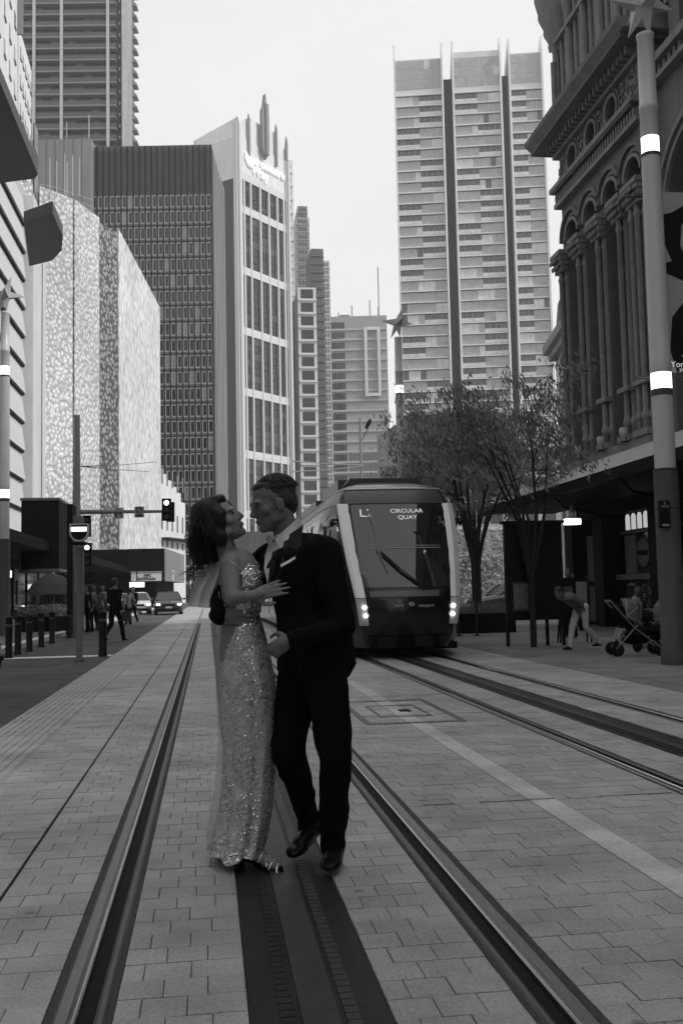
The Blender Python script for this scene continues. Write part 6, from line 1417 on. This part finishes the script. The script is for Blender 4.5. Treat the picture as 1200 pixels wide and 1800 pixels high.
for a, b in (((-.52,0,.34),(-.05,0,.30)),((-.05,0,.30),(-.2,0,.85)),((-.05,0,.30),(.36,0,.82)),((-.17,0,.78),(.34,0,.84)),((-.52,0,.34),(-.17,0,.78)),((.52,0,.34),(.36,0,.95))): mb.tube([a,b], .016, 6)
mb.obj('frame', mat('bike_frame', .12, rough=.3), bk); mb = MB(); mb.ell((-.21,0,.9),(.12,.06,.03)); mb.obj('saddle', m_black, bk); mb = MB(); mb.tube([(.36,-.25,1.0),(.4,0,.97),(.36,.25,1.0)], .013, 6); mb.obj('handlebar', m_black, bk)
# stroller with child
st_ = thing('stroller', 'dark pushchair with a pale striped hood and a child reclining, legs out', 'pushchair', (7.52, 17.0, 0), R(78))
m_hoodm = mat('pram_hood', .16, rough=.7); m_fr = mat('pram_frame', .3, rough=.3, metal=.6)
for x in (-.26,.26):
    for y in (-.38,.36):
        mb = MB(); mb.lathe([(.06,0),(.11,.005),(.12,.02),(.11,.035),(.06,.04)], n=16); o = mb.obj('wheel', m_black, st_); o.location = (x, y, .12); o.rotation_euler = (0,PI/2,0)
mb = MB()
for x in (-.25,.25): mb.tube([(x,-.4,.14),(x,.05,.5),(x,.45,.98)], .014, 6); mb.tube([(x,.38,.14),(x,0,.55)], .013, 6)
mb.tube([(-.25,.45,.98),(.25,.45,.98)], .016, 6); mb.tube([(-.25,-.38,.2),(.25,-.38,.2)], .012, 6); mb.obj('frame', m_fr, st_)
mb = MB(); rows = []
for a in range(9):
    t_ = R(-10+a*17); rows.append([Vector((.24*math.cos(q), .18-.32*math.sin(t_)*math.sin(q)*.9+.0, .70+.32*math.cos(t_)*math.sin(q)*1.0)) for q in [PI*j/10 for j in range(11)]])
mb.grid(rows); mb.obj('hood', m_hoodm, st_); 
for a in (1,4,7): mb = MB(); mb.tube([p*1.0+Vector((0,0,.006)) for p in rows[a]], .007, 5, cap=False); mb.obj('hood_rib', m_pale, st_)
mb = MB(); mb.cap((-.1,-.15,.42),(.1,-.15,.42),.1,.1); mb.cap((-.1,.12,.5),(.1,.12,.5),.1,.1); mb.cap((0,.1,.5),(0,.28,.78),.15,.13); mb.ell((0,.0,.28),(.2,.26,.08)); fuse(mb, 'seat', m_suit, st_, vox=.02, smooth=3)
figure('person', 'small child in pale leggings sitting in the pushchair with legs stretched out', 7.46, 17.02, R(-78), h=1.0, sit=1, top=mat('cloth_mid', .08), bottom=mat('cloth_pale', .3), z=.18, female=True, seed=12)
t2 = copy_tree(st_); t2.location = (8.35, 17.7, 0); t2.rotation_euler[2] = R(-70); t2['label'] = 'second dark pushchair parked behind, between the first one and the lamp post'; 
for o in (st_, t2): o['group'] = 'pushchairs'
figure('person', 'seated adult in a dark coat behind the second pushchair by the shop window', 8.95, 18.6, R(-40), h=1.7, sit=1, top=m_suit, bottom=mat('cloth_mid', .08), female=True, seed=14)
bn_ = thing('bench', 'dark slatted bench under the verandah by the shop window', 'bench', (8.95, 18.68, 0), R(-40))
for y in (-.18,-.05,.08,.21): box(-.7,.7,y-.05,y+.05,.40,.43).obj('slat', m_pier, bn_)
for x in (-.6,.6): box(x-.03,x+.03,-.2,.22,0,.399).obj('leg', m_pier, bn_)
# small cafe table and chairs under the verandah
def table(x, y, lab):
    t = thing('cafe_table', lab, 'table', (x, y, 0), 0, 'cafe tables under the verandah'); mb = MB(); mb.lathe([(.0001,.70),(.33,.70),(.34,.72),(.33,.735),(.0001,.735)], n=20); mb.obj('tabletop', mat('table_grey', .14, rough=.4), t)
    mb = MB(); mb.lathe([(.03,.03),(.03,.699)], n=10); mb.obj('leg', m_pier, t); mb = MB(); mb.lathe([(.22,0),(.2,.02),(.03,.03)], n=16); mb.obj('base', m_pier, t)
def chair(x, y, rz, lab):
    t = thing('cafe_chair', lab, 'chair', (x, y, 0), rz, 'cafe chairs under the verandah'); box(-.2,.2,-.2,.2,.43,.46).obj('seat', m_pier, t)
    for sx in (-.18,.18):
        for sy in (-.18,.18): mb = MB(); mb.tube([(sx,sy,.43),(sx*1.1,sy*1.1,0)], .012, 6); mb.obj('leg', m_fr, t)
    mb = MB(); mb.grid([[Vector((.2*math.sin(q), .2+.05*math.cos(q)-.05, z)) for q in (-1.2,-.6,0,.6,1.2)] for z in (.6,.85)]); mb.obj('backrest', m_pier, t); mb = MB(); mb.tube([(-.18,.18,.46),(-.17,.2,.85)], .012, 6); mb.obj('back_post', m_fr, t); mb = MB(); mb.tube([(.18,.18,.46),(.17,.2,.85)], .012, 6); mb.obj('back_post', m_fr, t)
table(9.6, 20.4, 'round cafe table nearer the pale door, beyond the bench'); table(9.3, 19.4, 'round cafe table just behind the bench and pushchairs')
chair(9.1, 20.8, 2.2, 'cafe chair left of the farther round table'); chair(10.1, 20.6, -1.8, 'cafe chair right of the farther round table'); chair(8.8, 19.9, 2.4, 'cafe chair left of the nearer round table')
figure('person', 'person in a grey top sitting at the farther cafe table under the verandah', 9.15, 20.75, R(60), h=1.68, sit=1, top=mat('cloth_grey', .18), bottom=m_suit, seed=21)
figure('person', 'person in a pale shirt sitting at the nearer cafe table under the verandah', 8.82, 19.85, R(60), h=1.68, sit=1, top=mat('cloth_pale', .3), bottom=m_suit, female=True, seed=22)
# cafe umbrella and round pale sign, tables on the left footpath
t = thing('cafe_umbrella', 'half-furled grey cafe umbrella behind the left bollards', 'umbrella', (at(92,1080,Y=36).x, 36, .1)); mb = MB(); mb.lathe([(.9,1.25),(.7,1.6),(.35,1.9),(.03,2.0)], n=16); mb.obj('canopy', mat('umbrella_grey', .08), t); mb = MB(); mb.tube([(0,0,0),(0,0,2.05)], .03, 8); mb.obj('pole', m_steeldk, t); mb = MB(); mb.lathe([(.25,0),(.25,.06),(.05,.1)], n=14); mb.obj('base', m_black, t)
for i, (px, lab) in enumerate(((100, 'clump of pale flowers in a box behind the fifth bollard'), (62, 'dark leafy planter box behind the third bollard'))):
    q = at(px, 1080, Y=35); t = thing('flower_box', lab, 'planter', (q.x, 35, .1)); box(-.6,.6,-.25,.25,0,.5).obj('box', m_black, t); mb = MB(); rs = random.Random(50+i); leafball(mb, (0,0,.68), (.6,.25,.25), 900, .09, rs); mb.obj('plants', mat('flowers_pale', .35, var=.5) if i == 0 else m_leaf, t)

# ---------------------------------------------------------------- air
hz = box(-420, 420, -260, 720, -1.3, 330).obj('haze', None); M = bpy.data.materials.new('haze_air'); M.use_nodes = True; n_ = M.node_tree; n_.nodes.clear()
pv = n_.nodes.new('ShaderNodeVolumePrincipled'); pv.inputs['Color'].default_value = (.96,.96,.96,1); pv.inputs['Density'].default_value = .00033; pv.inputs['Anisotropy'].default_value = .2
ou = n_.nodes.new('ShaderNodeOutputMaterial'); n_.links.new(pv.outputs[0], ou.inputs['Volume']); hz.data.materials.append(M); tag(hz, kind='stuff')
